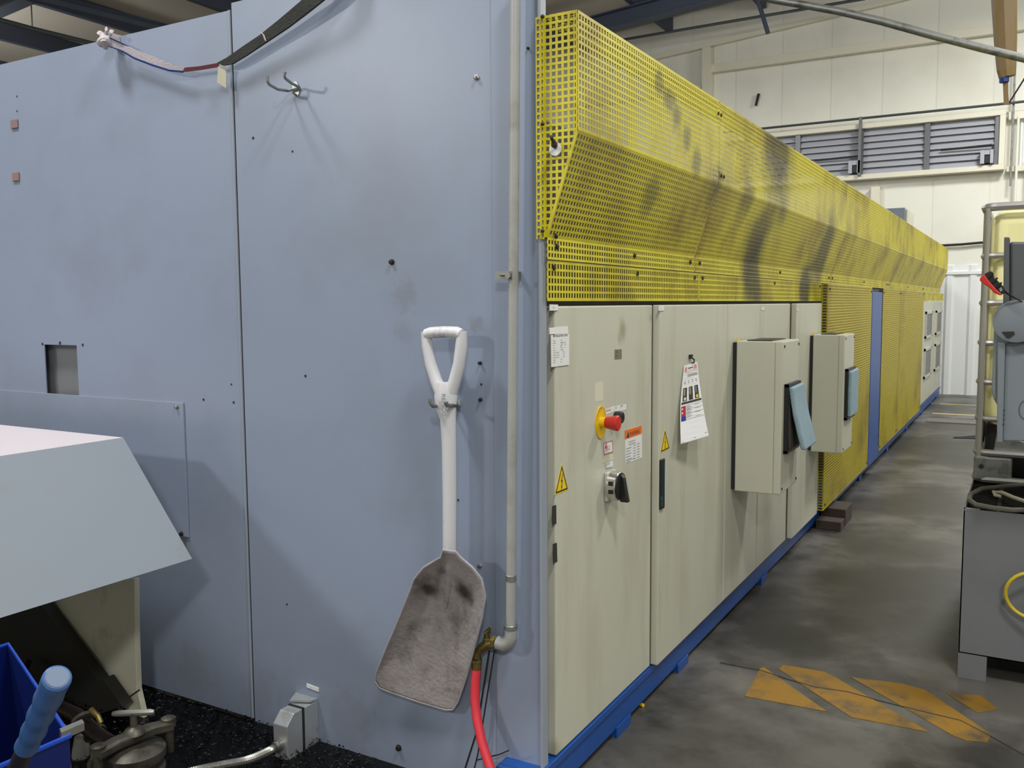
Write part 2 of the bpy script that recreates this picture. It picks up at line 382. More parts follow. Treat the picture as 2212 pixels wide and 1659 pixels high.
# wall louvre: frame, mullions, slats
LV = thing('wall_louver', 'long grey slatted wall louver in cream frame high on far wall', 'louver', (-1.3, YW-.06, 3.12))
lx0, lx1, lz0, lz1 = -3.2, .62, 3.20, 3.86
m = MB().box((lx0,YW-.2,lz1),(lx1+.07,YW-.03,lz1+.065)); m.build('frame_rail', 'steel_cream', LV, bevel=.004)
m = MB().box((lx0,YW-.2,lz0-.07),(lx1+.07,YW-.03,lz0)); m.build('frame_rail', 'steel_cream', LV, bevel=.004)
m = MB().box((lx1,YW-.2,lz0),(lx1+.07,YW-.03,lz1)); m.build('frame_stile', 'steel_cream', LV, bevel=.004)
mull = [-2.98, -2.07, -1.17, -.28, .60]
for x in mull: MB().box((x-.035,YW-.17,lz0),(x+.035,YW-.05,lz1)).build('mullion', 'louver_frame', LV)
for a, b in zip(mull[:-1], mull[1:]):
    for k in range(7):
        z = lz0+.005+k*(lz1-lz0-.01)/7; h = (lz1-lz0-.01)/7
        MB().prism([(a+.036,YW-.085,z+h),(a+.036,YW-.14,z+.012),(a+.036,YW-.14,z),(a+.036,YW-.07,z+h-.004)], (b-a-.072,0,0)).build('slat', 'louver', LV)
for x in (-1.32, .40):
    m = MB().box((x,YW-.26,lz0+.02),(x+.05,YW-.15,lz0+.2)).box((x+.12,YW-.26,lz0+.02),(x+.16,YW-.15,lz0+.2)).box((x,YW-.24,lz0+.14),(x+.16,YW-.15,lz0+.2))
    m.build('actuator_bracket', 'louver', LV)
    MB().box((x+.055,YW-.23,lz0+.03),(x+.115,YW-.15,lz0+.13)).build('actuator', 'black_plastic', LV)
    MB().tube([(x+.14,YW-.2,lz0+.2),(x+.14,YW-.2,lz0+.27),(x-.5,YW-.17,lz0+.26)], .014, 8).build('drive_rod', 'dark_metal', LV)
MB().box((-1.19,YW-.26,lz0-.02),(-1.15,YW-.2,lz1+.16)).build('support_strut', 'louver_frame', LV)
# services on the far wall
def pipe(name, label, cat, pts, r, mat, group=None):
    return tag(MB().tube(pts, r, 8).build(name, mat, smooth=True), label, cat, group)
pipe('wall_conduit', 'thin grey conduit running along the top of the wall louver', 'conduit', [(-3.2,YW-.23,4.0),(.7,YW-.23,4.0),(3.5,YW-.23,4.04)], .018, 'pipe_dark')
pipe('wall_conduit', 'white vertical conduit beside the right end of the louver', 'conduit', [(.84,YW-.2,1.95),(.84,YW-.2,3.82)], .017, 'wall_white')
pipe('wall_conduit', 'grey vertical conduit hugging the louver frame corner', 'conduit', [(.775,YW-.18,2.9),(.775,YW-.18,4.55)], .014, 'galv')
pipe('wall_conduit', 'short grey vertical conduit rightmost beside the louver', 'conduit', [(.98,YW-.2,2.2),(.98,YW-.2,3.35)], .014, 'galv')
pipe('wall_cable', 'black cable crossing white far wall above the ribbed sheet', 'cable', [(-.25,YW-.06,2.14),(-.05,YW-.06,2.135),(.2,YW-.07,2.14),(.43,YW-.06,2.155),(1.6,YW-.06,2.16)], .017, 'black_rubber')
pipe('roof_conduit', 'dark horizontal conduit in front of the end wall under the roof', 'conduit', [at(1345,86,1,11.6), at(1870,-3,1,11.6)], .022, 'pipe_dark')
pipe('brace_rod', 'short dark slanted brace rod hanging below the rafter', 'rod', [at(1637,0,1,10.7), at(1659,72,1,10.7)], .03, 'roof_beam')
tag(MB().prism([at(1630,228,1,YW-.08), at(1634,228,1,YW-.08), at(1641,202,1,YW-.08), at(1636,202,1,YW-.08)], (0,.03,0)).build('dark_tape_scrap', 'black_rubber'), 'small dark torn strip stuck on the white far wall', 'tape')

# ================================================================ MACHINE
EN = thing('machine_enclosure', 'large blue-grey sheet-metal machine enclosure with bolted side panels', 'machine', (-2.0, .5, 0))
XS = -1.063; ZT = 2.225
# left panel with the rectangular cut-out
c0, c1 = wl(93,744), wl(171,857)
hx0, hx1, hz0, hz1 = c0.x+.006, c1.x, c1.z, c0.z
m = MB()
xl = -4.2
m.box((xl,0,.012),(hx0,.004,ZT)).box((hx1,0,.012),(XS-.003,.004,ZT)).box((hx0,0,hz1),(hx1,.004,ZT)).box((hx0,0,.012),(hx1,.004,hz0))
m.build('side_panel', 'blue_paint', EN)
MB().box((XS+.003,0,.004),(-.012,.004,ZT+.02)).build('side_panel', 'blue_paint', EN)
MB().box((XS-.003,.002,.012),(XS+.003,.006,ZT)).build('panel_seam', 'edge_dark', EN)
MB().tube([(XS-.006,-.001,.015),(XS-.006,-.001,ZT)], .0035, 6).build('seam_bead', 'post_paint', EN, smooth=True)
MB().box((-.013,-.012,.0),(-.004,.02,ZT+.02)).build('corner_post', 'post_paint', EN, bevel=.003)
MB().box((-.15,-.003,.0),(-.013,0,ZT+.02)).build('corner_strip', 'blue_paint', EN, bevel=.001)
MB().box((hx0-.05,.035,hz0-.08),(hx1+.08,.041,hz1+.05)).build('inner_plate', 'sump_grey', EN)
# body behind the skins
MB().box((xl,.12,.02),(-.33,12.05,1.93)).build('body', 'body_dark', EN)
MB().box((xl,.005,ZT-.02),(-.02,.12,ZT+.0)).build('top_flange', 'post_paint', EN)
for px_, py_ in ((33,268),(36,382)):
    c = wl(px_,py_); MB().box((c.x-.02,-.006,c.z-.016),(c.x+.02,0,c.z+.016)).build('square_plug', 'rust_square', EN, bevel=.002)
p0 = wl(398,870); p1 = wl(408,1160)
MB().box((p0.x-1.2,-.006,p1.z),(p0.x,0,p0.z)).build('access_plate', 'blue_paint', EN, bevel=.001)
for (a,b,r,mt) in ((386,878,.006,'steel'),(396,1152,.006,'dark_metal'),(1030,168,.0055,'steel'),(847,566,.0065,'dark_metal'),(862,1615,.0075,'dark_metal'),
                 (1037,1222,.005,'steel'),(1143,105,.0035,'dark_metal'),(1038,784,.004,'dark_metal'),(1039,863,.004,'dark_metal')):
    c = wl(a,b); off = .0062 if a < 420 else .0
    MB().lathe((c.x,-off,c.z), (0,-1,0), [(r*1.3,0),(r*1.3,.002),(r,.003),(r,.008),(r*.5,.009)], 8).build('bolt', mt, EN, smooth=True)
for (a,b,r) in ((37,208,.003),(37,240,.003),(92,743,.005),(130,741,.006),(179,745,.005),(95,858,.004),(97,876,.004),(185,882,.004),(440,863,.004),(505,869,.004),
              (547,298,.004),(660,812,.004),(632,327,.003),(990,1080,.003),(620,1305,.003),(500,830,.003),(1040,830,.003)):
    c = wl(a,b); MB().lathe((c.x,-.0002,c.z), (0,-1,0), [(r,0),(r,.0012),(r*.5,.0016)], 8).build('screw_hole', 'edge_dark', EN)
# wire hook on the upper panel
hb = wl(640,188); hk = MB()
def hp(x, y, d): return at(x, y, 1, -d)
hk.tube([hp(622,196,.012), hp(600,193,.05), hp(582,183,.085), hp(578,176,.092), hp(578,164,.092)], .0042, 8)
hk.tube([hp(646,188,.012), hp(630,180,.05), hp(617,170,.085), hp(614,164,.092), hp(616,155,.092)], .0042, 8)
hk.tube([hp(622,196,.012), hp(640,191,.012), hp(647,188,.012)], .0042, 8)
hk.build('wire_hook', 'galv', EN, smooth=True, label='empty double wire hook high on the panel')
MB().prism([hp(630,178,.004),hp(640,176,.004),hp(648,190,.004),hp(644,206,.004),hp(633,202,.004)], (0,.004,0)).build('hook_plate', 'steel', EN)
# hook holding the shovel
hk = MB()
hk.tube([hp(990,866,.004), hp(992,878,.012), hp(985,876,.05), hp(966,876,.1), hp(963,868,.103)], .0055, 8)
hk.tube([hp(948,876,.06), hp(935,877,.10), hp(930,870,.105), hp(929,860,.105)], .0055, 8)
hk.tube([hp(990,868,.004), hp(970,876,.012), hp(948,876,.06)], .0055, 8)
hk.build('wire_hook', 'galv', EN, smooth=True, label='double wire hook carrying the shovel')
# small white tag plate
MB().prism([wl(663,1476),wl(689,1486),wl(689,1494),wl(663,1484)], (0,-.002,0)).build('label_plate', 'white_label', EN)
c = wl(671,1486); text('label_text', '+S  1', (c.x,-.0024,c.z+.001), XA, ZA, .004, 'ink_grey', EN)

# blue base frame with feet
BF = thing('base_frame', 'long blue steel base beam with feet under the cabinets', 'frame', (-.05, 6, 0))
MB().box((-.12,-.06,.026),(-.004,12.1,.124)).build('beam', 'machine_blue', BF, bevel=.003)
MB().box((-.12,-.06,.104),(.004,12.1,.126)).build('beam_flange', 'machine_blue', BF, bevel=.002)
for y in (.52,1.08,2.25,3.72,5.1,6.6,8.1,9.6,10.8,11.6):
    MB().box((-.07,y-.05,0),(-.004,y+.05,.0255)).box((-.0035,y-.055,.0),(.002,y+.055,.034)).build('foot', 'machine_blue', BF, bevel=.001)

# electrical cabinets
ZB, ZC = .128, 1.332
def cabinet(label, ya, yb, xf, th=.027, handle=None, group='cream electrical cabinets along the base beam'):
    t = thing('electrical_cabinet', label, 'cabinet', (xf-.1, (ya+yb)/2, ZB), group)
    MB().box((xf-.3 if xf-.3 > -.3 else -.3, ya-.002, ZB), (xf-th-.003, yb+.002, ZC-.004)).build('body', 'cream_body', t)
    d = MB().box((xf-th, ya, ZB+.002), (xf, yb, ZC)).build('door', 'cream_door', t, bevel=.004)
    return t, d
CAB = []
cab1, d1 = cabinet('cream cabinet with emergency stop button and rotary main switch', .056, .745, 0.0)
cab2, d2 = cabinet('cream cabinet with plastic-sleeved instruction sheet hung on its door', .757, 1.50, .022)
cab3, d3 = cabinet('cream cabinet door carrying the nearer, larger-looking cooling unit', 1.506, sd(1640,800,.022).y, .022)
cab4, d4 = cabinet('narrow plain cream cabinet between the two cooling units', sd(1641,800,.022).y, sd(1704,800,.022).y, .022)
cab5, d5 = cabinet('cream cabinet carrying the farther cooling unit beside the yellow mesh', sd(1718,800,.045).y, sd(1772,800,.045).y, .045)
def side_plate(name, mat, par, pix, X, t=.0012, label=None, bevel=0):
    pts = [sd(x, y, X) for x, y in pix]
    return MB().prism(pts, (t,0,0)).build(name, mat, par, label=label, bevel=bevel)
def stxt(body, x, y, X, h, mat, par, squeeze=1.0, align='LEFT', name='lettering', label=None):
    c = sd(x, y, X); return text(name, body, (X, c.y, c.z), YA, ZA, h, mat, par, squeeze, label, align)
# --- door 1 details
side_plate('label_plate', 'white_label', cab1, [(1186.5,657.5),(1204,658),(1204,670.5),(1186.5,671)], .0, .0022, 'small white cabinet designation plate')
stxt('+E', 1194, 667, .0024, .006, 'ink_grey', cab1)
side_plate('old_tape', 'white_label', cab1, [(1186,708),(1226,705),(1227.5,720.5),(1187,722)], .0, .0008, 'yellowed masking tape strip')
dpl = side_plate('data_plate', 'white_label', cab1, [(1189,724),(1228,722),(1228,788),(1190,793)], .0, .0022, 'white machine data plate with rows of print')
YD0 = sd(1190,760).y+.006
zt = 1.262
def dtx(b, dy, z, h=.0042, q=1.0, mt='ink'): text('lettering', b, (.0026, YD0+dy, z), YA, ZA, h, mt, cab1, q)
MB().lathe((.0024, YD0+.006, zt-.006), (1,0,0), [(.0035,0),(.0035,.0004)], 10).build('logo_mark', 'ink_red', cab1)
dtx('WEING\u00c4RTNER AUSTRIA', .012, zt-.009, .0058, .82)
rows = [('ORDER','L-09.16',''),('MACHINE','Ring Rolling','Plant'),('TYPE','three  5%','  KW'),('DC / AC','440-V3','+ E'),('CYCLES','50    60Hz',''),
        ('CONTROL','AC / AC','100 V  4'),('CONTROL','AC / AC',' 24 V  4'),('CONTROL','AC / AC',' 24 V  4'),('POWER','  60 A',''),('CIRCUIT','  No','')]
for i, (a, b, c) in enumerate(rows):
    z = zt-.020-i*.0062
    dtx(a, .001, z, .0034, .8, 'ink_grey'); dtx(b, .022 if i in (5,6,7) else .043, z, .0036, .75, 'ink')
    if c: dtx(c, .056 if i in (5,6,7) else .066, z, .0036, .75, 'ink')
side_plate('metal_badge', 'steel', cab1, [(1327.5,755),(1342,754),(1342,774.5),(1327.5,775.5)], .0, .0015, 'small grey metal badge')
stxt('CE', 1330, 763, .0018, .008, 'ink', cab1); stxt('QUALITY', 1329, 771, .0018, .004, 'ink', cab1, .8)
side_plate('tape_ghost', 'chute_cream', cab1, [(1285,826),(1303,824.5),(1303,866),(1285,867.5)], .0, .0004)
# emergency stop
es = sd(1297,912)
disc = [es+V((0, .036*math.cos(a), .047*math.sin(a))) for a in [2*math.pi*k/28 for k in range(28)]]
esx = thing('tmp','tmp','tmp') if False else None
E1 = MB().prism(disc, (.003,0,0)).build('emergency_stop_plate', 'estop_yellow', cab1, label='round yellow backing plate of the emergency stop')
MB().lathe(es, (1,0,0), [(.0155,0),(.0155,.02)], 18).build('stop_collar', 'estop_yellow', E1, smooth=True)
MB().lathe(es+XA*.017, (1,0,0), [(.015,0),(.0165,.002),(.0225,.034),(.0225,.037),(.0195,.0395),(.001,.040)], 24).build('stop_button', 'red_plastic', E1, smooth=True, label='red mushroom push button')
for i, ch in enumerate('EMERGENCY STOP'):
    a = math.radians(168-i*10.5); c = es+V((.0032, .028*math.cos(a), .038*math.sin(a)))
    u = V((0, math.sin(a), -math.cos(a))); v = V((0, math.cos(a), math.sin(a)))
    if ch != ' ': text('lettering', ch, c, u, v, .006, 'ink', E1)
kp = sd(1329,901)
MB().lathe(kp, (1,0,0), [(.016,0),(.0175,.004),(.0175,.022),(.015,.024),(.006,.024),(.006,.0235)], 20).build('black_push_button', 'black_plastic', cab1, smooth=True, label='small black round button')
side_plate('paper_strip', 'white_label', cab1, [(1307.5,885),(1326,878),(1328,888),(1308.5,896)], .0, .0008)
side_plate('paper_strip', 'paper', cab1, [(1325,879),(1338,876),(1336.5,887),(1328,889)], .0006, .0008)
side_plate('paper_strip', 'white_label', cab1, [(1338,876),(1352.5,873),(1352.5,885),(1337.5,888)], .0, .0008)
stxt('MASTER ON', 1309, 890, .0011, .006, 'ink_red', cab1, .8); stxt('LAMPS', 1340, 880, .0011, .006, 'ink_red', cab1, .8); stxt('TEST', 1329, 883, .0017, .004, 'ink', cab1)
# warning sticker
W4 = [(1350,930),(1386,919),(1386.5,988),(1351.5,1002)]
side_plate('warning_sticker', 'white_label', cab1, W4, .0, .0008, 'orange and white safety sticker')
side_plate('warning_header', 'orange', cab1, [(1350,930),(1386,919),(1386.2,936.5),(1350.3,949)], .0008, .0006)
y0_, y1_ = sd(1350,930).y, sd(1386,920).y
zw = sd(1351,940).z
text('lettering', 'WARNING', (.0017, y0_+.032, sd(1358,943).z), YA, ZA, .0145, 'ink', cab1, .88)
c = sd(1352,946.5); MB().prism([(.0015,c.y+.002,c.z),(.0015,c.y+.024,c.z),(.0015,c.y+.013,c.z+.018)], (.0004,0,0)).build('warning_triangle', 'ink', cab1)
text('lettering', 'To Prevent Electric Shock', (.0011, y0_+.026, sd(1360,956).z), YA, ZA, .005, 'ink', cab1, .75)
text('lettering', 'Disconnect Power Source', (.0011, y0_+.030, sd(1360,956).z-.008), YA, ZA, .005, 'ink', cab1, .75)
for i in range(6):
    z = sd(1360,968).z-i*.0085
    MB().box((.0008,y0_+.008,z),(.0011,y0_+.05-.01*(i % 2),z+.0022)).build('print_line', 'ink_grey', cab1)
    MB().box((.0008,y0_+.066,z+.003),(.0011,y0_+.085,z+.0052)).box((.0008,y0_+.096,z+.003),(.0011,y0_+.118,z+.0052)).build('print_line', 'ink_grey', cab1)
text('lettering', 'ELECTRICAL EQUIPMENT ONLY', (.0011, y0_+.012, sd(1354,997).z), YA, ZA, .004, 'ink_grey', cab1, .8)
# E-2 tag
side_plate('circuit_tag', 'ink_red', cab1, [(1304,957),(1323,951.5),(1323.5,977),(1304.5,983)], .0, .0006, 'white tag with red border reading E-2')
side_plate('circuit_tag_face', 'white_label', cab1, [(1305,958.5),(1322.2,953.5),(1322.6,975.6),(1305.5,981)], .0006, .0005)
stxt('E-2', 1312, 973.5, .0013, .0145, 'ink_red', cab1, .74)
b0 = sd(1307.2,967)
MB().prism([V((.0012,b0.y+dy,b0.z+dz)) for dy,dz in ((.003,.012),(.007,.012),(.005,.003),(.010,.003),(.001,-.014),(.003,-.002),(-.003,-.002))], (.0004,0,0)).build('bolt_symbol', 'ink_red', cab1)
side_plate('old_tape', 'chute_cream', cab1, [(1302,988),(1324,981),(1324,993.5),(1302.5,1001)], .0, .0006)
side_plate('switch_label', 'white_label', cab1, [(1308,1002),(1322,997),(1322,1007),(1309,1011)], .0, .003)
stxt('MAIN SWITCH', 1310, 1005, .0034, .004, 'ink_grey', cab1, .7)
# rotary main switch
sw = sd(1314,1048); SWP = MB().box((0,sw.y-.032,sw.z-.043),(.012,sw.y+.034,sw.z+.043)).build('main_switch', 'grey_plastic', cab1, bevel=.004, label='grey rotary main switch with black knob')
MB().lathe(sw+XA*.01, (1,0,0), [(.044,0),(.044,.006),(.042,.026),(.040,.028)], 30).build('switch_ring', 'chrome', SWP, smooth=True)
for dz in (.014,-.010): MB().obox(sw+V((.026,-.0405,dz)), (.007,0,0), (0,.0035,0), (0,0,.006)).build('ring_window', 'black_plastic', SWP)
prof = [sw+V((.036, .036*math.cos(a), .040*math.sin(a))) for a in [2*math.pi*k/24 for k in range(24)]]
MB().prism(prof, (.006,0,0)).build('knob_disc', 'black_plastic', SWP)
MB().prism([sw+V((.038,-.004,.040)),sw+V((.050,-.004,.026)),sw+V((.064,-.004,-.046)),sw+V((.038,-.004,-.046))], (0,.018,0)).build('knob_wing', 'black_plastic', SWP, bevel=.003)
# slots in door 1, lightning triangles
for pix in ([(1192.5,1093),(1201,1091),(1201.5,1131),(1193,1134)], [(1194,1175),(1202.5,1172.5),(1203.5,1213),(1195,1217)]):
    side_plate('latch_slot', 'edge_dark', cab1, pix, .0, .0008)
def tri(par, pix, X, label):
    P = [sd(x, y, X) for x, y in pix]; c = (P[0]+P[1]+P[2])/3
    t = MB().prism(P, (.0008,0,0)).build('hazard_triangle', 'sign_yellow', par, label=label)
    def sc(k): return [c+(p-c)*k for p in P]
    o, i = sc(.88), sc(.72)
    m = MB()
    for a in range(3):
        b = (a+1) % 3; m.prism([o[a]+XA*.0008, o[b]+XA*.0008, i[b]+XA*.0008, i[a]+XA*.0008], (.0005,0,0))
    m.build('triangle_border', 'ink', t)
    h = (P[0].z-min(P[1].z,P[2].z))
    MB().prism([c+V((.0009, dy*h, dz*h)) for dy,dz in ((.05,.30),(-.07,.03),(.012,.05),(-.02,-.12),(-.05,-.10),(-.015,-.24),(.035,-.12),(.01,-.12),(.07,.09),(-.005,.07),(.075,.30))], (.0005,0,0)).build('flash_symbol', 'ink', t)
tri(cab1, [(1213,1000),(1227.5,1058),(1197.5,1070)], .0, 'large yellow high-voltage warning triangle')
tri(cab2, [(1436,926),(1446.5,969),(1426,979)], .022, 'yellow high-voltage warning triangle')
# --- door 2 details
side_plate('label_plate', 'white_label', cab2, [(1422.5,660.5),(1433.5,660.5),(1433.5,671),(1422.5,671.5)], .022, .002)
stxt('+E', 1427, 668.5, .0242, .005, 'ink_grey', cab2)
h0, h1 = sd(1424,993,.022), sd(1434,1095,.022)
MB().box((.022,h0.y,h1.z),(.03,h0.y+.036,h0.z)).build('swing_handle', 'black_plastic', cab2, bevel=.003, label='long black flush swing handle')
MB().box((.03,h0.y+.0285,h1.z+.05),(.0306,h0.y+.032,h0.z-.01)).build('handle_inset', 'teal', cab2)
text('lettering', 'IGB', (.0305, h0.y+.013, h1.z+.012), ZA, -YA, .02, 'teal', cab2, .8)
# door 4/5 plates
side_plate('label_plate', 'white_label', cab4, [(1645,663.5),(1650,663.5),(1650,670),(1645,670)], .022, .002)
side_plate('label_plate', 'white_label', cab5, [(1721,666),(1724.5,666),(1724.5,672),(1721,672)], .045, .002)

# instruction sheet in plastic sleeve, hung on a cord hook
hk = sd(1490,772,.022)
MB().box((.022,hk.y-.012,hk.z-.004),(.03,hk.y+.012,hk.z+.010)).tube([hk+V((.006,.002,0)),hk+V((.014,.008,-.008)),hk+V((.014,.004,-.02)),hk+V((.006,0,-.018))], .003, 6).build('plastic_hook', 'black_plastic', cab2)
SH = thing('instruction_sheet', 'white printed instruction sheet in clear sleeve curling off the cabinet door', 'paper', (.03, 1.2, .7))
XS0, XS1 = .026, .052
tl, tr = sd(1478,790,.026), sd(1506,782,.03)
bl, br = sd(1471,959,.05), sd(1531,941,.085)
def shp(u, v, lift=0.0):
    a = tl.lerp(tr, u); b = bl.lerp(br, u); p = a.lerp(b, v)
    p = p.copy(); p.x -= .007*math.sin(math.pi*v)*(1-.4*u); p.x += lift
    return p
def sheet(name, mat, u0, u1, v0, v1, lift, n=6, t=.0006, par=None):
    m = MB(); A = [shp(u0, v0+(v1-v0)*k/n, lift) for k in range(n+1)]; B = [shp(u1, v0+(v1-v0)*k/n, lift) for k in range(n+1)]
    m.ribbon(A, B, t, (-1,0,0)); return m.build(name, mat, par or SH)
pg = sheet('page', 'paper', 0, 1, 0, 1, 0, 14)
def ink(mat, u0, u1, v0, v1, n=2, nm='print_line'): return sheet(nm, mat, u0, u1, v0, v1, .0009, n, .0004)
ink('ink_pink', .08, .2, .03, .09, 2, 'logo_mark'); ink('ink_pink', .72, .92, .02, .07, 2, 'logo_mark'); ink('ink', .3, .66, .045, .056)
for v in (.075, .09, .105): ink('ink_pink', .2, .95, v, v+.003)
for v in (.13, .142, .152, .162): ink('ink_grey', .28, .93, v, v+.004)
for k in range(4): ink('ink_grey', .1+.22*k, .2+.22*k, .215, .222); ink('ink', .12+.22*k, .19+.22*k, .237, .245)
for k, cs in enumerate((('wood_dark','cream_body'),('ink','cream_body'),('ink','sump_grey'))):
    u = .08+.3*k
    ink(cs[0], u, u+.2, .30, .475, 4, 'photo_print'); sheet('photo_print', cs[1], u+.03, u+.10, .31, .40, .0014, 3, .0003)
    sheet('photo_print', ['chute_cream','filter_dark','sign_yellow'][k], u+.05, u+.15, .425, .465, .0014, 3, .0003)
ink('ink', .03, .97, .485, .512, 3, 'title_bar')
ink('ink_red', .03, .22, .535, .665, 3, 'red_block'); ink('ink_blue', .03, .22, .665, .725, 3, 'blue_block')
for v in (.56,.61): sheet('white_dot', 'paper', .05, .10, v, v+.02, .0014, 2, .0003)
for v in (.53,.585,.64,.715): ink('ink_grey', .24, .97, v, v+.0025)
for i in range(13): ink('ink_grey', .25, .40+.05*(i % 3), .542+i*.0125, .545+i*.0125)
for i in range(4): ink('ink_grey', .62, .85, .545+i*.05, .549+i*.05)
ink('ink_grey', .03, .1, .985, .99); ink('ink_grey', .45, .53, .965, .97); ink('ink_grey', .88, .96, .945, .95)

# cooling units
def cooler(label, ya, yb, x0, x1, z0, z1, sag):
    t = thing('cabinet_air_conditioner', label, 'air conditioner', (x0, (ya+yb)/2, z0), 'cooling units on the cabinet doors')
    MB().box((x0,ya+.004,z0+.006),(x0+.016,yb-.004,z1-.006)).build('gasket', 'black_rubber', t)
    MB().box((x0+.016,ya,z0),(x1-.03,yb,z1)).build('housing', 'ac_cream', t, bevel=.004)
    f = MB().box((x1-.03,ya,z0),(x1,yb,z1)).build('front_cover', 'ac_cream', t, bevel=.005)
    MB().box((x0+.05,ya+.03,z1),(x1-.05,yb-.03,z1+.004)).build('top_grille', 'black_plastic', t)
    MB().box((x0+.016,ya+.002,z1-.006),(x0+.022,ya+.012,z1+.012)).build('yellow_mark', 'sign_yellow', t)
    for y, z in ((ya+.03,z1-.02),(yb-.012,z1-.02),(ya+.03,z0+.02),(yb-.012,z0+.02)):
        MB().lathe((x1,y,z), (1,0,0), [(.006,0),(.006,.002),(.003,.003)], 8).build('screw', 'dark_metal', f)
    return t
c1x = .221
AC1 = cooler('nearer cream cooling unit with drooping blue filter pad', 1.585, 1.88, .022, c1x, .572, 1.184, 1)
AC2 = cooler('farther cream cooling unit with upright blue filter pad', 2.96, 3.262, .045, .222, .535, 1.165, 0)
def filt(par, ya, yb, x1, pix, label, droop):
    z1, z0 = sd(pix[0][0], pix[0][1], x1).z, sd(pix[1][0], pix[1][1], x1).z
    m = MB()
    for (a, b, c, d) in ((ya,yb,z1-.012,z1),(ya,yb,z0,z0+.012),(ya,ya+.012,z0,z1),(yb-.012,yb,z0,z1)): m.box((x1,a,c),(x1+.016,b,d))
    m.build('filter_frame', 'black_plastic', par)
    t = thing('filter_pad', label, 'filter', (x1+.01, (ya+yb)/2, z0), 'blue filter mats of the cooling units')
    n = 12; rnd = random.Random(3)
    for nm, mt, o0, o1 in (('backing', 'filter_dark', .001, .014), ('pad', 'filter_blue', .014, .034)):
        A = []; B = []; A2 = []; B2 = []
        for k in range(n+1):
            v = k/n; z = z1-.014-(z1-z0-.03)*v+rnd.uniform(-.002,.002)
            lean = droop*(v**1.3) if nm == 'pad' else droop*.25*v
            ex = rnd.uniform(-.003,.003)
            A.append(V((x1+o0+lean, ya+.01+ex+lean*.25, z))); B.append(V((x1+o0+lean, yb-.008+ex+lean*.4, z+.004)))
        MB().ribbon(A, B, o1-o0, (1,0,0)).build(nm, mt, t, bevel=.006, smooth=True)
    return t
filt(AC1, 1.625, 1.85, c1x, ((1699,829),(1697,977)), 'blue filter mat peeling forward off the nearer cooling unit', .05)
filt(AC2, 2.99, 3.235, .222, ((1832,795),(1827,905)), 'blue filter mat on the farther cooling unit', .0)

# ================================================================ YELLOW MESH GUARDS
PIT, BAR, TH = .0162, .0060, .0016
def perf(m, o, u, lu, v, lv, n, edge=.008):
    o, u, v, n = V(o), V(u).normalized(), V(v).normalized(), V(n).normalized()
    nu = max(1, round((lu-2*edge)/PIT)); nv = max(1, round((lv-2*edge)/PIT)); pu = (lu-2*edge+BAR)/nu; pv = (lv-2*edge+BAR)/nv
    for i in range(nu+1):
        a = edge-BAR+i*pu; b = a+BAR
        if i == 0: a = 0
        if i == nu: b = lu
        m.obox(o+u*((a+b)/2)+v*lv/2, u*(b-a)/2, v*lv/2, n*TH*.42)
    for j in range(nv+1):
        a = edge-BAR+j*pv; b = a+BAR
        if j == 0: a = 0
        if j == nv: b = lv
        m.obox(o+v*((a+b)/2)+u*lu/2, u*lu/2, v*(b-a)/2, n*TH*.5)
ZTOP, ZBD, ZLO, ZSE, ZBO = 2.038, 1.757, 1.503, 1.447, 1.345
XO = .09
def guard(label, ya, yb, first=False):
    t = thing('mesh_guard', label, 'mesh guard', (.04, (ya+yb)/2, ZSE), 'yellow perforated guards over the cabinets')
    L = yb-ya
    m = MB(); perf(m, (XO,ya,ZBD), YA, L, ZA, ZTOP-ZBD, XA); m.build('upper_mesh', 'mesh_yellow', t)
    sl = V((XO-.006,0,ZBD-ZLO)); m = MB(); perf(m, (.006,ya,ZLO), YA, L, sl, sl.length, V((ZBD-ZLO,0,-(XO-.006)))); m.build('sloped_mesh', 'mesh_yellow', t)
    m = MB(); perf(m, (.006,ya,ZSE+.002), YA, L, ZA, ZLO-ZSE-.002, XA, .006); m.build('lower_flange', 'mesh_yellow', t)
    m = MB(); perf(m, (XO-.12,ya,ZTOP), YA, L, XA, .12, ZA); m.build('top_mesh', 'mesh_yellow', t)
    for k in range(3):
        y = ya+.05+(L-.1)*k/2
        MB().lathe((.0075,y,ZLO-.02), (1,0,0), [(.008,0),(.008,.003),(.004,.005)], 8).build('bolt', 'dark_metal', t)
    return t
g1 = guard('nearest yellow mesh guard at the blue corner post', .002, 1.140, True)
g2 = guard('second yellow mesh guard from the corner, above the cooling units', 1.146, 3.69)
g3 = guard('third yellow mesh guard from the corner, above the blue post', 3.698, 6.235)
g4 = guard('fourth yellow mesh guard from the corner, grimy towards the far wall', 6.243, 9.2)
g5 = guard('farthest yellow mesh guard at the end of the machine', 9.208, 11.46)
# bolted joining plates at the first seam
for x, y in ((1553,247),(1559,381)):
    c = sd(x, y, XO); MB().box((XO+.001,c.y-.03,c.z-.014),(XO+.0022,c.y+.03,c.z+.014)).build('joint_plate', 'mesh_yellow', g2)
    for dy in (-.016,.016): MB().lathe((XO+.0022,c.y+dy,c.z), (1,0,0), [(.006,0),(.006,.004)], 8).build('bolt', 'dark_metal', g2)
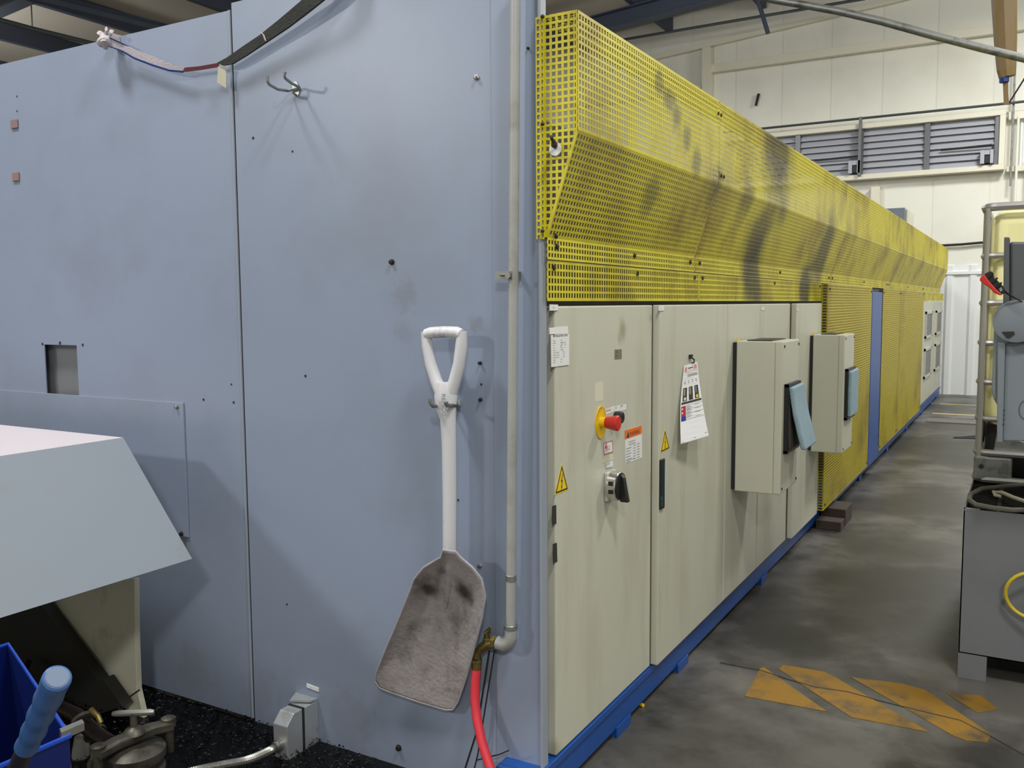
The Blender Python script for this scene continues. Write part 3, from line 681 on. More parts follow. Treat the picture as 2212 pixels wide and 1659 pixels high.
# end plate of the nearest guard (facing the photographer)
m = MB(); nC = 5; pw = (XO-.0)/5.45
def zlow(x): return ZLO if x <= .006 else ZLO+(ZBD-ZLO)*(x-.006)/(XO-.006)
for i in range(7):
    x = .002+i*PIT; 
    if x > XO: break
    a, b = x-BAR/2, min(x+BAR/2, XO)
    m.prism([(a,.0,zlow(a)),(b,.0,zlow(b)),(b,.0,ZTOP),(a,.0,ZTOP)], (0,TH*.85,0))
m.prism([(XO-.006,-.0,ZBD-.006),(XO,0,ZBD),(XO,0,ZTOP),(XO-.006,0,ZTOP)], (0,TH*.85,0))
m.prism([(.0,-.0002,ZLO),(.008,-.0002,ZLO),(XO,-.0002,ZBD-.012),(XO,-.0002,ZBD),(XO-.004,-.0002,ZBD)], (0,TH,0))
z = ZTOP-.004
while z > ZLO+.01:
    xm = XO if z > ZBD else .006+(XO-.006)*(z-ZLO)/(ZBD-ZLO)
    m.box((-.002,-.0001,z-BAR/2),(xm,TH,z+BAR/2)); z -= PIT
m.build('end_plate', 'mesh_yellow', g1)
m = MB()
for x in (-.0135,-.0028): m.box((x-.0016,-.0155,ZLO-.005),(x+.0016,-.0135,ZTOP-.006))
z = ZTOP-.009
while z > ZLO-.004: m.box((-.015,-.0154,z-BAR/2),(-.0015,-.0136,z+BAR/2)); z -= PIT
m.build('fixing_flange', 'mesh_yellow', g1)
m = MB(); perf(m, (-.0015,-.015,ZLO-.005), YA, .016, ZA, ZTOP-ZLO, XA, .004); m.build('flange_return', 'mesh_yellow', g1)
for py_ in (36,268,499):
    c = at(1172.5, py_, 1, -.016); MB().lathe(c, (0,-1,0), [(.005,0),(.005,.003),(.002,.006)], 10).build('bolt', 'dark_metal', g1, smooth=True)
c = sd(1200, 510, .012); MB().lathe(c, (1,0,0), [(.007,0),(.007,.004),(.003,.006)], 10).build('bolt', 'dark_metal', g1)
# threaded rod with a big washer sticking out of the end plate
TR = thing('threaded_stud', 'threaded rod with white washer through the mesh end plate', 'bolt', at(1200,322,1,0))
c = at(1200,322,1,-.003); MB().lathe(c, (0,-1,0), [(.0165,0),(.0165,.002),(.004,.0021)], 24).build('washer', 'white_label', TR)
MB().tube([at(1199,318,1,.01), at(1199,318,1,-.01), at(1195,306,1,-.035), at(1190,295,1,-.055)], .0042, 8).build('rod', 'rod_dark', TR, smooth=True)
MB().lathe(at(1198,314,1,-.012), at(1195,306,1,-.035)-at(1199,318,1,-.01), [(.0085,0),(.0085,.008)], 6).build('nut', 'rod_dark', TR)

# flat mesh strip below the guards
def strip(label, ya, yb, z0=ZBO, z1=ZSE, X=.003):
    t = thing('mesh_strip', label, 'mesh guard', (X, (ya+yb)/2, z0), 'flat yellow mesh strips under the guards')
    m = MB(); perf(m, (X,ya,z0), YA, yb-ya, ZA, z1-z0, XA); m.build('strip_mesh', 'mesh_yellow', t)
    for y in (ya+.035, (ya+yb)/2, yb-.05): MB().lathe((X+.001,y,z1-.018), (1,0,0), [(.007,0),(.007,.004)], 8).build('bolt', 'dark_metal', t)
    return t
YP0 = sd(1774, 640, .003).y
strip('flat yellow mesh strip directly above the cabinet with the red stop button', .006, 1.20)
strip('flat yellow mesh strip above the cooling units', 1.206, YP0)
strip('flat yellow mesh strip at the far end above the louvered cabinets', 9.32, 12.1)

# low vertical mesh panels
def low_panel(label, ya, yb, X, z0, z1, ret=False, bulge=.0):
    t = thing('yellow_mesh_screen', label, 'mesh screen', (X, (ya+yb)/2, z0), 'upright yellow mesh panels')
    m = MB(); perf(m, (X,ya,z0), YA, yb-ya, ZA, z1-z0, V((1,0,0)))
    if bulge:
        for p in m.v: p.x += bulge*max(0, (z0+.45-p.z)/.45)**1.5*max(0, 1-(p.y-ya)/(yb-ya))
    m.build('panel_mesh', 'mesh_yellow_low', t)
    if ret:
        m = MB(); perf(m, (X-.034,ya,z0), XA, .034, ZA, z1-z0, -YA, .006); m.build('return_flange', 'mesh_yellow_low', t)
    for y in (ya+.04, yb-.04):
        for zz in (z0+.03, z1-.03): MB().lathe((X+.001,y,zz), (1,0,0), [(.007,0),(.007,.004)], 8).build('bolt', 'dark_metal', t)
    return t
YP = lambda x, X: sd(x, 800, X).y
low_panel('upright yellow mesh panel between the cooling unit and the blue post', YP(1785,.07), YP(1879,.07), .07, .14, ZSE-.005, True)
low_panel('grimy yellow mesh panel just beyond the blue post', YP(1903,.05), YP(1940,.05), .05, .14, ZSE-.005)
low_panel('darkest yellow mesh panel next to the louvered cabinets', YP(1940.6,.05), YP(1990,.05), .05, .14, ZSE-.005)
BP = thing('blue_post', 'bright blue upright steel post between yellow mesh panels', 'post', (.03, 5.1, .13))
pya, pyb = YP(1880.5,.068), YP(1901.5,.068)
MB().box((-.05,pya,.13),(.068,pyb,1.41)).build('post_body', 'machine_blue', BP, bevel=.006)
MB().box((-.02,pya+.05,1.41),(.05,pyb-.05,1.43)).build('post_cap', 'dark_metal', BP, bevel=.004)

# far louvered cabinets
def far_cab(label, ya, yb):
    t, d = cabinet(label, ya, yb, .0)
    yc = (ya+yb)/2
    for z0, z1 in ((.42,.78),(.9,1.22)):
        f = MB()
        for (a, b, c, e) in ((yc-.42,yc+.42,z1-.03,z1),(yc-.42,yc+.42,z0,z0+.03),(yc-.42,yc-.36,z0,z1),(yc+.36,yc+.42,z0,z1)): f.box((0,a,c),(.016,b,e))
        f = f.build('grille_frame', 'ac_cream', t)
        for k in range(12):
            z = z0+.035+k*(z1-z0-.07)/12; MB().box((.001,yc-.36,z),(.009,yc+.36,z+.012)).build('grille_slat', 'ink_grey', f)
    return t
far_cab('far cream cabinet with two louvered grilles beside the mesh', 9.36, 10.72)
far_cab('farthest cream cabinet with louvered grilles next to the end wall', 10.78, 12.05)
# small control box on the machine roof
SB = thing('junction_box', 'small blue-grey box on top of the machine near the far wall', 'box', (-.5, 9, 1.93))
b0 = at(1908,452,1,8.3); b1 = at(1955,448,1,8.3)
MB().box((b0.x-.25,8.3,1.93),(b1.x,9.0,b1.z)).build('box_body', 'blue_paint', SB, bevel=.006)
MB().box((b1.x,8.34,2.0),(b1.x+.02,8.96,b1.z-.02)).build('box_lid', 'cream_door', SB, bevel=.004)
tag(MB().box((-.12,10.9,2.04),(-.02,11.3,2.12)).box((-.1,10.95,1.93),(-.06,11.0,2.04)).build('cable_bracket', 'pump_dark'), 'small dark bracket on top of the machine far end', 'bracket')
# wooden blocks under the beam
wblk = [((.006,3.42,.0),(.15,3.54,.055)), ((.006,3.57,.0),(.15,3.80,.10))]
tag(MB().box(*wblk[0]).build('wood_block', 'wood_dark', bevel=.004), 'lower dark wooden block on the floor under the blue beam', 'wood block', 'wooden blocks under the beam')
tag(MB().box(*wblk[1]).build('wood_block', 'wood_dark', bevel=.004), 'taller dark wooden block behind the lower one', 'wood block', 'wooden blocks under the beam')

# ================================================================ ON THE BLUE WALL
# vertical water pipe, clamp, elbow, tap
WP = thing('water_pipe', 'painted vertical water pipe with brass tap at its foot', 'pipe', wl(1103,1390,.03))
PO = .036
ptop, pmid, pbot = at(1113.5,-60,1,-PO), at(1109,590,1,-PO), at(1103,1358,1,-PO)
MB().tube([ptop, pmid, pbot], .0128, 16).build('pipe', 'blue_paint_pipe', WP, smooth=True)
for y in (1248,): 
    c = at(1104,y,1,-PO); MB().lathe(c-ZA*.008, ZA, [(.0132,0),(.0145,.001),(.0145,.015),(.0132,.016)], 16).build('coupling', 'galv', WP, smooth=True)
c = at(1103,1366,1,-PO)
e2 = at(1075,1388,1,-PO)
MB().tube([c+ZA*.012, c-ZA*.012, c+V((-.006,0,-.026)), c+V((-.02,0,-.036)), e2], [.0165,.0165,.018,.0185,.018], 16).build('elbow', 'blue_paint_pipe', WP, smooth=True)
MB().lathe(c+ZA*.008, ZA, [(.0165,0),(.0185,.002),(.0185,.012),(.0165,.014)], 16).build('elbow_collar', 'galv', WP, smooth=True)
MB().lathe(e2+XA*.006, (-1,0,0), [(.0165,0),(.0165,.006),(.012,.006)], 16).build('thread_seal', 'white_label', WP)
e3 = at(1052,1392,1,-PO)
TP = MB().tube([e2, e3, at(1042,1398,1,-PO), at(1031,1410,1,-PO), at(1029,1420,1,-PO)], [.012,.013,.0125,.0115,.013], 14).build('tap_body', 'brass', WP, smooth=True, label='weathered brass garden tap')
MB().lathe(e2-XA*.004, (-1,0,0), [(.016,0),(.016,.012)], 6).build('tap_nut', 'brass', TP)
MB().lathe(e3-ZA*.002, ZA, [(.011,0),(.011,.018),(.0075,.02),(.0075,.03)], 12).build('tap_bonnet', 'brass', TP, smooth=True)
MB().tube([e3+V((-.005,-.004,.03)), e3+V((.0,0,.034)), e3+V((.008,.003,.044))], [.005,.006,.005], 8).tube([e3+V((0,0,.024)), e3+V((0,0,.036))], .004, 8).build('tap_key', 'brass', TP, smooth=True)
ho = at(1029,1418,1,-PO)
MB().lathe(ho-ZA*.006, -ZA, [(.015,0),(.0155,.008),(.013,.01),(.0125,.03)], 14).build('hose_coupling', 'brass', TP, smooth=True)
CL = MB().box((at(1108,590,1,0).x-.022,-PO-.0155,at(1108,604,1,-PO).z),(at(1108,590,1,0).x+.02,-PO-.0128,at(1108,586,1,-PO).z)).box((at(1126,590,1,0).x-.002,-PO-.0155,at(1108,604,1,-PO).z),(at(1126,590,1,0).x+.001,0,at(1108,586,1,-PO).z)).build('pipe_clamp', 'galv', WP, label='grey strap clamp with bolt')
MB().tube([at(1100,594,1,-PO-.012), at(1080,594,1,-PO-.02)], .003, 8).build('clamp_bolt', 'steel', WP, smooth=True)
MB().lathe(at(1099,595,1,-PO-.018), (0,-1,0), [(.008,0),(.008,.006)], 6).build('clamp_nut', 'steel', WP)
# red hose
hs = [ho-ZA*.034, at(1027,1470,1,-.04), at(1026,1510,1,-.045), at(1030,1550,1,-.055), at(1040,1600,1,-.07), at(1056,1650,1,-.08), at(1080,1712,1,-.1), at(1120,1790,1,-.13)]
hs[-1].z = .013; hs.append(hs[-1]+V((.15,-.15,0)))
tag(MB().tube(hs, .0125, 12).build('garden_hose', 'red_hose', smooth=True), 'red rubber hose hanging from the brass tap', 'hose')
# thin black rods behind the hose
tag(MB().tube([at(1057,1405,1,-.02), at(1030,1580,1,-.03), at(1003,1665,1,-.04), at(980,1740,1,-.05)], .0028, 6).build('black_wire', 'black_rubber'), 'thick black wire slanting down behind the red hose', 'wire')
wr = [at(1068,1405,1,-.012), at(1048,1530,1,-.02), at(1032,1630,1,-.03), at(1022,1670,1,-.035), at(1008,1740,1,-.04)]
tag(MB().tube(wr, .0022, 6).tube([at(1030,1642,1,-.03), at(1060,1634,1,-.05), at(1078,1630,1,-.05), at(1099,1621,1,-.055)], .0018, 6).build('black_wire', 'black_rubber'), 'thinner black wire with a kinked twig end by the hose', 'wire')

# shovel
SV = thing('shovel', 'white plastic scoop shovel with dirt-stained blade hanging on blue wall', 'shovel', wl(945,1540,.03))
q = lambda x, y, d=.06: at(x, y, 1, -d)
m = MB()
m.tube([q(921,722,.062), q(930,719,.062), q(960,717,.062), q(988,718,.062), q(996,722,.062)], [.0145,.015,.015,.015,.0145], 12)
m.tube([q(920,716), q(923,745), q(930,785), q(942,822), q(955,850), q(963,880)], [.0135,.0150,.0155,.0165,.0185,.020], 12)
m.tube([q(998,716), q(997,745), q(992,785), q(982,825), q(972,850), q(967,880)], [.0135,.0160,.0160,.0165,.0185,.020], 12)
m.build('d_grip', 'shovel_white', SV, smooth=True, angle=60)
MB().tube([q(962,826), q(963,856), q(964,885), q(968,905), q(970,960), q(971,1060), q(971,1150), q(971,1190), q(972,1215,.055)], [.024,.033,.028,.0225,.0205,.0198,.0194,.019,.0185], 16, flat=.8, up=(1,0,0)).build('shaft', 'shovel_white', SV, smooth=True)
out = [(957,1188),(985,1192),(996,1205),(1020,1225),(1040,1250),(1048,1285),(1042,1330),(1028,1385),(1008,1460),(990,1515),(978,1533),(962,1533),(905,1516),(840,1494),(820,1485),(810,1470),(813,1452),(832,1405),(858,1345),(880,1290),(895,1250),(915,1226),(938,1212),(952,1204)]
cen = (932,1365); n = len(out); rings = [1, .965, .86, .66, .42, .2]; vs = []; fs = []
def bd(x, y, s):                # depth off the wall: raised sides and back, flat front lip
    t = min(1, max(0, (y-1190)/330.0)); edge = s**3
    return .018+.022*(1-t)+edge*(.046*(1-t**2.2)+.006)
for s in rings:
    for (x, y) in out:
        X_, Y_ = cen[0]+(x-cen[0])*s, cen[1]+(y-cen[1])*s; vs.append(q(X_, Y_, bd(x*s+cen[0]*(1-s), Y_, s)))
vs.append(q(cen[0], cen[1], bd(*cen, 0)))
for r in range(len(rings)-1):
    for k in range(n): fs.append((r*n+k, r*n+(k+1) % n, (r+1)*n+(k+1) % n, (r+1)*n+k))
for k in range(n): fs.append(((len(rings)-1)*n+k, (len(rings)-1)*n+(k+1) % n, len(vs)-1))
m = MB(); m.add(vs, fs); bl = m.build('blade', 'shovel_blade', SV, smooth=True, angle=180)
md = bl.modifiers.new('solid', 'SOLIDIFY'); md.thickness = .004; md.offset = 0
MB().tube([vs[k] for k in range(n)], .0032, 6, closed=True).build('blade_rim', 'shovel_scuff', SV, smooth=True)
MB().tube([q(971,1180,.058), q(974,1220,.055), q(972,1260,.044), q(964,1310,.032), q(954,1350,.022)], [.018,.0175,.014,.009,.003], 12, flat=.9).build('blade_rib', 'shovel_blade', SV, smooth=True)
text('lettering', 'REMCO', q(953,806,.090), -ZA, XA, .017, 'ink_grey', SV, .9) if False else None
t_ = text('lettering', 'REMCO', q(954,850,.088), (ZA*-1), XA, .0125, 'ink_grey', SV, 1.0)

# lifting sling
SL = thing('lifting_sling', 'worn webbing sling draped over the top of the blue wall', 'sling', wl(480,150,.02))
def rib(name, mat, top, bot, d, t=.004):
    A = [at(x, y, 1, -dd) for (x, y), dd in zip(top, d)]; B = [at(x, y, 1, -dd+.003) for (x, y), dd in zip(bot, d)]
    return MB().ribbon(A, B, t).build(name, mat, SL, smooth=True)
rib('webbing', 'sling_white', [(236,80),(262,94),(290,107),(330,122),(370,138),(400,146)], [(236,100),(262,108),(290,125),(330,140),(365,151),(394,154)], [.05,.04,.035,.035,.035,.035])
rib('blue_edge', 'sling_blue', [(236,99),(262,108),(290,124),(330,139),(365,150),(394,153)], [(236,101),(262,111),(290,128),(330,143.5),(365,154),(394,157)], [.052,.042,.037,.037,.037,.037])
rib('blue_edge', 'sling_blue', [(234,79),(262,92),(276,99)], [(234,82),(262,95),(276,102)], [.054,.044,.037])
rib('red_section', 'sling_red', [(398,146),(430,143),(470,136)], [(396,155),(430,151),(472,144)], [.035,.035,.036])
rib('black_sleeve', 'sling_black', [(468,136),(490,124),(530,96),(560,76),(600,44),(640,10),(665,-12),(700,-40),(740,-62)], [(480,141),(500,138),(530,120),(575,90),(620,60),(665,26),(705,-6),(740,-36),(775,-60)], [.036,.036,.038,.04,.045,.05,.055,.05,.03], .007)
rib('stitched_seam', 'sling_white', [(561,69),(567,74),(572,88)], [(563,69),(569,74),(574,88)], [.05,.05,.05], .003)
rib('paper_tag', 'tag_paper', [(471,143),(488,146)], [(475,148),(488,155)], [.034,.03], .001)
rib('paper_tag', 'tag_paper', [(471,143),(488,145)], [(469,178),(488,190)], [.034,.028], .001)
m = MB(); k0 = at(229,88,1,-.045)
m.tube([k0+V((.016*math.cos(a), -.014*math.sin(a), .004*math.sin(2*a)-.004)) for a in [2*math.pi*i/14 for i in range(14)]], .014, 10, closed=True)
m.tube([at(222,75,1,-.05), at(226,90,1,-.06), at(228,104,1,-.045)], [.009,.013,.008], 8)
m.build('knot', 'sling_white', SL, smooth=True)
for (x, y, x2, y2) in ((222,76,213,70),(229,72,229,62),(237,74,241,66)):
    MB().tube([at(x,y,1,-.045), at((x+x2)/2+1,(y+y2)/2,1,-.05), at(x2,y2,1,-.045)], [.009,.009,.008], 7, flat=.5).build('webbing_end', 'sling_white', SL, smooth=True)
MB().box((k0.x-.012,-.045,2.2),(k0.x+.012,.05,2.228)).build('hanging_loop', 'sling_white', SL)

# ================================================================ CHIP CHUTE, LOWER LEFT
CH = thing('chip_chute', 'pale grey sloped sheet-metal chip chute in front of blue wall', 'chute', (-1.5,-.5,0))
yb = -.2; ct, cb = at(266,945,1,yb), at(415,1207,1,yb)
yf = -1.35
xL = -2.6
MB().prism([(xL,yb,ct.z),(ct.x,yb,ct.z),(ct.x,yf,ct.z),(xL,yf,ct.z)], (0,0,-.004)).build('top_sheet', 'chute_top', CH)
MB().prism([(ct.x,yb,ct.z),(cb.x,yb,cb.z),(cb.x,yf,cb.z),(ct.x,yf,ct.z)], (-.005,0,-.002)).build('sloped_sheet', 'chute_side', CH)
MB().prism([(xL,yb,ct.z-.005),(ct.x-.004,yb,ct.z-.005),(cb.x-.006,yb,cb.z),(xL,yb,cb.z)], (0,-.004,0)).build('back_sheet', 'chute_side', CH)
MB().prism([(xL,yb,cb.z+.02),(cb.x-.034,yb,cb.z+.02),(cb.x-.034,yf,cb.z+.02),(xL,yf,cb.z+.02)], (0,0,.004)).build('under_sheet', 'chute_dark', CH)
# lower leg of the chute
LG = thing('conveyor_leg', 'stained cream sheet-metal conveyor leg below the chute', 'conveyor', (-1.7,-.16,0))
py = -.16
poly = [(70,1290),(200,1262),(290,1250),(292,1380),(296,1490),(312,1560),(322,1640),(330,1760),(110,1760),(150,1570),(262,1527),(222,1464),(212,1470),(120,1345)]
MB().prism([at(x,y,1,py) for x,y in poly], (0,.02,0)).build('leg_plate', 'chute_cream', LG, bevel=.002)
MB().prism([at(x,y,1,py-.004) for x,y in ((102,1300),(106,1298),(208,1447),(206,1450))], (0,.004,0)).build('plate_fold', 'chute_dark', LG)
MB().prism([at(x,y,1,py-.002) for x,y in ((300,1489),(302,1491),(218,1552),(217,1549))], (0,.002,0)).build('weld_seam', 'chute_dark', LG)
MB().prism([at(x,y,1,py-.05) for x,y in ((-200,1340),(88,1306),(212,1470),(222,1466),(264,1526),(150,1565),(-200,1600))], (0,.04,0)).build('dark_trough', 'chute_dark', LG)
# rods and fittings in the dark trough
tag(MB().tube([at(60,1430,1,-.25), at(40,1480,1,-.35), at(60,1500,1,-.35)], .012, 8).build('bent_rod', 'rod_dark', smooth=True), 'dark bent rod behind the blue bin', 'rod')
# oily floor and chips
tag(MB().box((-2.6,-.75,.0005),(-.42,-.003,.004)).build('oil_puddle', 'sump_black'), 'black oily film on the floor along the blue wall', 'oil')
rnd = random.Random(11); m = MB()
for i in range(4200):
    x = rnd.uniform(-1.75,-.55); y = -.02-rnd.random()**1.3*.55
    if rnd.random() > 1.15-abs(y)*1.1: continue
    z = .004+rnd.random()*.02*max(.2, 1+x*.3+.3); s = rnd.uniform(.003,.008); a = rnd.uniform(0,6.28); tl_ = rnd.uniform(-.6,.6)
    u = V((math.cos(a), math.sin(a), tl_*.5))*s; w = V((-math.sin(a), math.cos(a), rnd.uniform(-.4,.4)))*s*.4; c = V((x,y,z+s*.3))
    m.add([c-u-w, c+u*.2-w+ZA*s*.5, c+u+w, c-u*.2+w+ZA*s*.4], [(0,1,2),(0,2,3)])
ch = m.build('metal_chips', 'chips'); ch['kind'] = 'stuff'; tag(ch, 'wet black metal chips scattered on the oily floor', 'metal chips')
# sensor box with flexible conduit
JB = thing('sensor_box', 'grey two-part sensor box bolted to the foot of the wall', 'sensor', (-.83,-.06,.12))
r0, r1 = wl(653,1506,.06), wl(690,1612)
bx0, bx1, bz0, bz1 = wl(660,1500).x, wl(687,1500).x, wl(687,1612).z+.0, wl(687,1512).z
MB().box((bx1-.055,-.062,bz0),(bx1,0,bz1)).build('rear_block', 'sensor_grey', JB, bevel=.003)
MB().box((bx1-.057,-.070,bz0-.004),(bx1+.001,-.062,bz1+.002)).build('seal', 'black_rubber', JB)
y_ = -.07
m = MB(); zb_, zt_ = bz0-.004, bz1
m.prism([(bx1-.056,y_,zb_+.004),(bx1-.056,y_-.05,zb_-.004),(bx1-.056,y_-.065,zb_),(bx1-.056,y_-.065,zt_-.03),(bx1-.056,y_-.035,zt_),(bx1-.056,y_,zt_)], (.056,0,0))
m.build('front_block', 'sensor_grey', JB, bevel=.002)
MB().prism([(bx1-.09,-.001,bz1),(bx1,-.001,bz1),(bx1,-.03,bz1+.004),(bx1-.06,-.06,bz1+.004)], (0,0,.006)).build('top_bracket', 'sensor_grey', JB)
gl = V((bx1-.03, y_-.065, (zb_+zt_)/2-.012))
MB().lathe(gl, (0,-1,0), [(.018,0),(.018,.012),(.015,.013),(.015,.024)], 12).build('conduit_gland', 'steel', JB, smooth=True)
g1c = gl-YA*.045; e1c = at(425,1664,1,-.40); d1c = e1c-g1c
cpts = [gl-YA*.015, g1c, g1c+d1c*.3+V((.02,-.02,.004)), g1c+d1c*.65+V((.012,-.01,.003)), e1c, e1c+d1c*.4]
for p_ in cpts: p_.z = max(p_.z, .016)
fine = []
def cr(P, t):
    n = len(P)-1; f = t*n; i = min(int(f), n-1); u = f-i
    p0, p1, p2, p3 = P[max(i-1,0)], P[i], P[i+1], P[min(i+2,n)]
    return .5*((2*p1)+(p2-p0)*u+(2*p0-5*p1+4*p2-p3)*u*u+(3*p1-p0-3*p2+p3)*u**3)
N_ = 150
MB().tube([cr(cpts, k/N_) for k in range(N_+1)], [.0125 if k % 2 else .0105 for k in range(N_+1)], 10).build('flexible_conduit', 'steel', JB, smooth=True, angle=20, label='ribbed metal flexible conduit')

# iron filter valve
VL = thing('strainer_valve', 'grimy cast-iron strainer valve with T-bar clamp in front of chips', 'valve', at(290,1659,1,-.5))
vy = -.5
def vp(x, y, d=0): return at(x, y, 1, vy-d)
ax = vp(290,1600)
ccap = vp(296,1580)
up = ZA
zv = vp(290,1600).z
ya_, yb_ = fl(206,1616,zv+.03), fl(368,1552,zv+.03)
mid = (ya_+yb_)/2; bd_ = (yb_-ya_).normalized(); bs_ = bd_.cross(ZA)
b0_ = V((mid.x, mid.y, 0))
MB().lathe(b0_, ZA, [(.05,0),(.05,zv-.22),(.066,zv-.2),(.066,zv-.1),(.076,zv-.085),(.076,zv-.068),(.064,zv-.062),(.064,zv-.045),(.078,zv-.038),(.078,zv-.016),(.06,zv-.006),(.03,zv)], 28).build('body', 'valve_iron', VL, smooth=True)
hl = (yb_-ya_).length/2
m = MB().prism([mid-bd_*hl-bs_*.016-ZA*.03, mid-bd_*hl-bs_*.016-ZA*.005, mid-bd_*.05-bs_*.02+ZA*.004, mid+bd_*.05-bs_*.02+ZA*.004, mid+bd_*hl-bs_*.016-ZA*.005, mid+bd_*hl-bs_*.016-ZA*.03, mid+bd_*.05-bs_*.02-ZA*.022, mid-bd_*.05-bs_*.02-ZA*.022], bs_*.038)
m.build('clamp_yoke', 'valve_iron', VL, bevel=.005)
for k in (-1, 1): MB().lathe(mid+bd_*hl*k*.94-ZA*.09, ZA, [(.013,0),(.013,.07),(.02,.072),(.02,.094),(.012,.098)], 12).build('yoke_lug', 'valve_iron', VL, smooth=True)
MB().lathe(mid, ZA, [(.03,0),(.022,.012),(.012,.016),(.009,.018),(.009,.055)], 14).build('clamp_screw', 'valve_iron', VL, smooth=True)
t0, t1 = fl(247,1547,zv+.085), fl(338,1543,zv+.085)
tm = mid+ZA*.055; td = (t1-t0)/2
MB().tube([tm-td, tm-td*.8, tm+td*.8, tm+td], [.006,.0085,.0085,.006], 10).build('t_bar', 'steel', VL, smooth=True)
MB().tube([vp(130,1528,-.05), vp(165,1545,-.05), vp(190,1570,-.04), vp(212,1590,-.02), vp(240,1605,-.02)], [.02,.022,.023,.022,.02], 14).build('inlet_pipe', 'valve_dark', VL, smooth=True)
for (x, y) in ((178,1556),(205,1584)):
    MB().lathe(vp(x,y,-.045), V((1,-.2,-.6)), [(.032,-.005),(.032,.005)], 16).build('pipe_flange', 'valve_iron', VL, smooth=True)
MB().tube([vp(196,1532,-.03), vp(212,1548,-.03), vp(218,1562,-.03)], .008, 8).build('brass_strap', 'brass', VL, smooth=True)
MB().tube([vp(222,1652,.03), vp(203,1636,.03), vp(196,1650,.03), vp(198,1680,.03)], .010, 8).build('lift_handle', 'valve_iron', VL, smooth=True)
nd_ = (V((CAM.x,CAM.y,0))-b0_).normalized()
MB().lathe(V((mid.x,mid.y,zv-.15))+nd_*.055+bs_*0, nd_+V((.25,0,-.1)), [(.034,0),(.034,.02),(.022,.022),(.022,.034)], 6).build('drain_nut', 'valve_dark', VL)
# grey drain pipe
tag(MB().tube([at(175,1590,1,-.42), at(176,1620,1,-.42), at(172,1650,1,-.42), at(172,1720,1,-.42), at(172,1790,1,-.42)], [.018,.026,.022,.024,.024], 12).build('drain_pipe', 'hose_grey', smooth=True), 'grey dripping drain pipe beside the strainer valve', 'pipe')
tag(MB().tube([dp(128,1570,1.9), dp(134,1610,1.9), dp(140,1659,1.9), dp(146,1720,1.9)], .013, 10).build('red_hose_end', 'red_hose', smooth=True), 'short length of red hose beside the blue bin', 'hose')
# blue bin
BN = thing('blue_bin', 'open dark-blue sheet-metal bin in the bottom left corner', 'bin', (-.3,-1.3,.5))
zr = .78
Bq = fl(18,1392,zr); Cq = fl(150,1590,zr); Dq = fl(0,1655,zr)
dirBC = (Cq-Bq); dirCD = (Dq-Cq).normalized(); Dq = Cq+dirCD*.42; Aq = Bq+dirCD*.42
dn = V((0,0,-.3))
def wallq(name, a, b, th):
    n = (b-a).cross(ZA).normalized()*th
    MB().prism([a, b, b+dn*1.0, a+dn*1.0], n).build(name, 'bin_blue', BN)
cB = (Aq+Bq+Cq+Dq)/4
for nm, a, b in (('far_wall',Aq,Bq),('side_wall',Bq,Cq),('near_wall',Cq,Dq),('back_wall',Dq,Aq)): wallq('bin_wall', a, b, .002)
MB().prism([Aq+dn*.98, Bq+dn*.98, Cq+dn*.98, Dq+dn*.98], (0,0,-.004)).build('bin_floor', 'bin_blue', BN)
MB().tube([Aq, Bq, Cq, Dq], .0035, 8, closed=True).build('rolled_rim', 'bin_rim', BN, smooth=True)
MB().obox(Cq+V((-.006,.008,.004)), dirBC.normalized()*.006, dirCD*.016, ZA*.006).build('corner_clip', 'steel', BN, bevel=.001)
for p in (Aq, Bq, Cq, Dq):
    c = cB.lerp(p, .9); MB().box((c.x-.012,c.y-.012,0),(c.x+.012,c.y+.012,zr-.3)).build('leg', 'bin_blue', BN)
# lever with blue grip
LV2 = thing('lever_handle', 'dark lever bar with moulded blue rubber grip', 'handle', dp(60,1659,1.05))
g0, g1_ = dp(58,1612,1.0), dp(122,1468,.90)
ax = (g1_-g0); Lg = ax.length
prof = []
for k in range(25):
    t = k/24; r = .0122+.0018*t+.0008*math.cos(t*2*math.pi*4.0)*(1 if t < .8 else .2)
    prof.append((r, t*Lg))
prof = [(.008,-.001)]+prof+[(.0138,Lg+.003),(.0115,Lg+.005)]
MB().lathe(g0, ax, prof, 24).build('grip', 'grip_blue', LV2, smooth=True)
MB().lathe(g0+ax.normalized()*(Lg+.0045), ax, [(.0112,0),(.0104,.0012)], 20).build('grip_cap', 'grip_cap', LV2, smooth=True)
MB().tube([g0-ax.normalized()*.25, g0+ax*.1], .0102, 12).build('bar', 'rod_dark', LV2, smooth=True)

# ================================================================ RIGHT-HAND SIDE
# spill sump box
SP = thing('sump_box', 'grey steel spill sump box on feet with black grating', 'sump', (1.5, 2.1, 0))
sx0, sx1, sy0, sy1, sz0, sz1 = .882, 2.2, 1.48, 2.95, .09, .61
m = MB().box((sx0,sy0,sz0),(sx1,sy0+.004,sz1)).box((sx0,sy1-.004,sz0),(sx1,sy1,sz1)).box((sx0,sy0,sz0),(sx0+.004,sy1,sz1)).box((sx1-.004,sy0,sz0),(sx1,sy1,sz1)).box((sx0,sy0,sz0),(sx1,sy1,sz0+.004))
m.build('tank', 'sump_grey', SP)
for x in (sx0, sx1-.09):
    for y in (sy0, sy1-.09): MB().box((x,y,0),(x+.09,y+.09,sz0)).build('foot', 'sump_grey', SP)
MB().box((sx0+.004,sy0+.004,sz1-.3),(sx1-.004,sy1-.004,sz1-.29)).build('oil_surface', 'sump_black', SP)
for i in range(40):
    y = sy0+.03+i*.036; MB().box((sx0+.006,y,sz1-.035),(sx1-.006,y+.006,sz1-.006)).build('grating_bar', 'tote_black', SP)
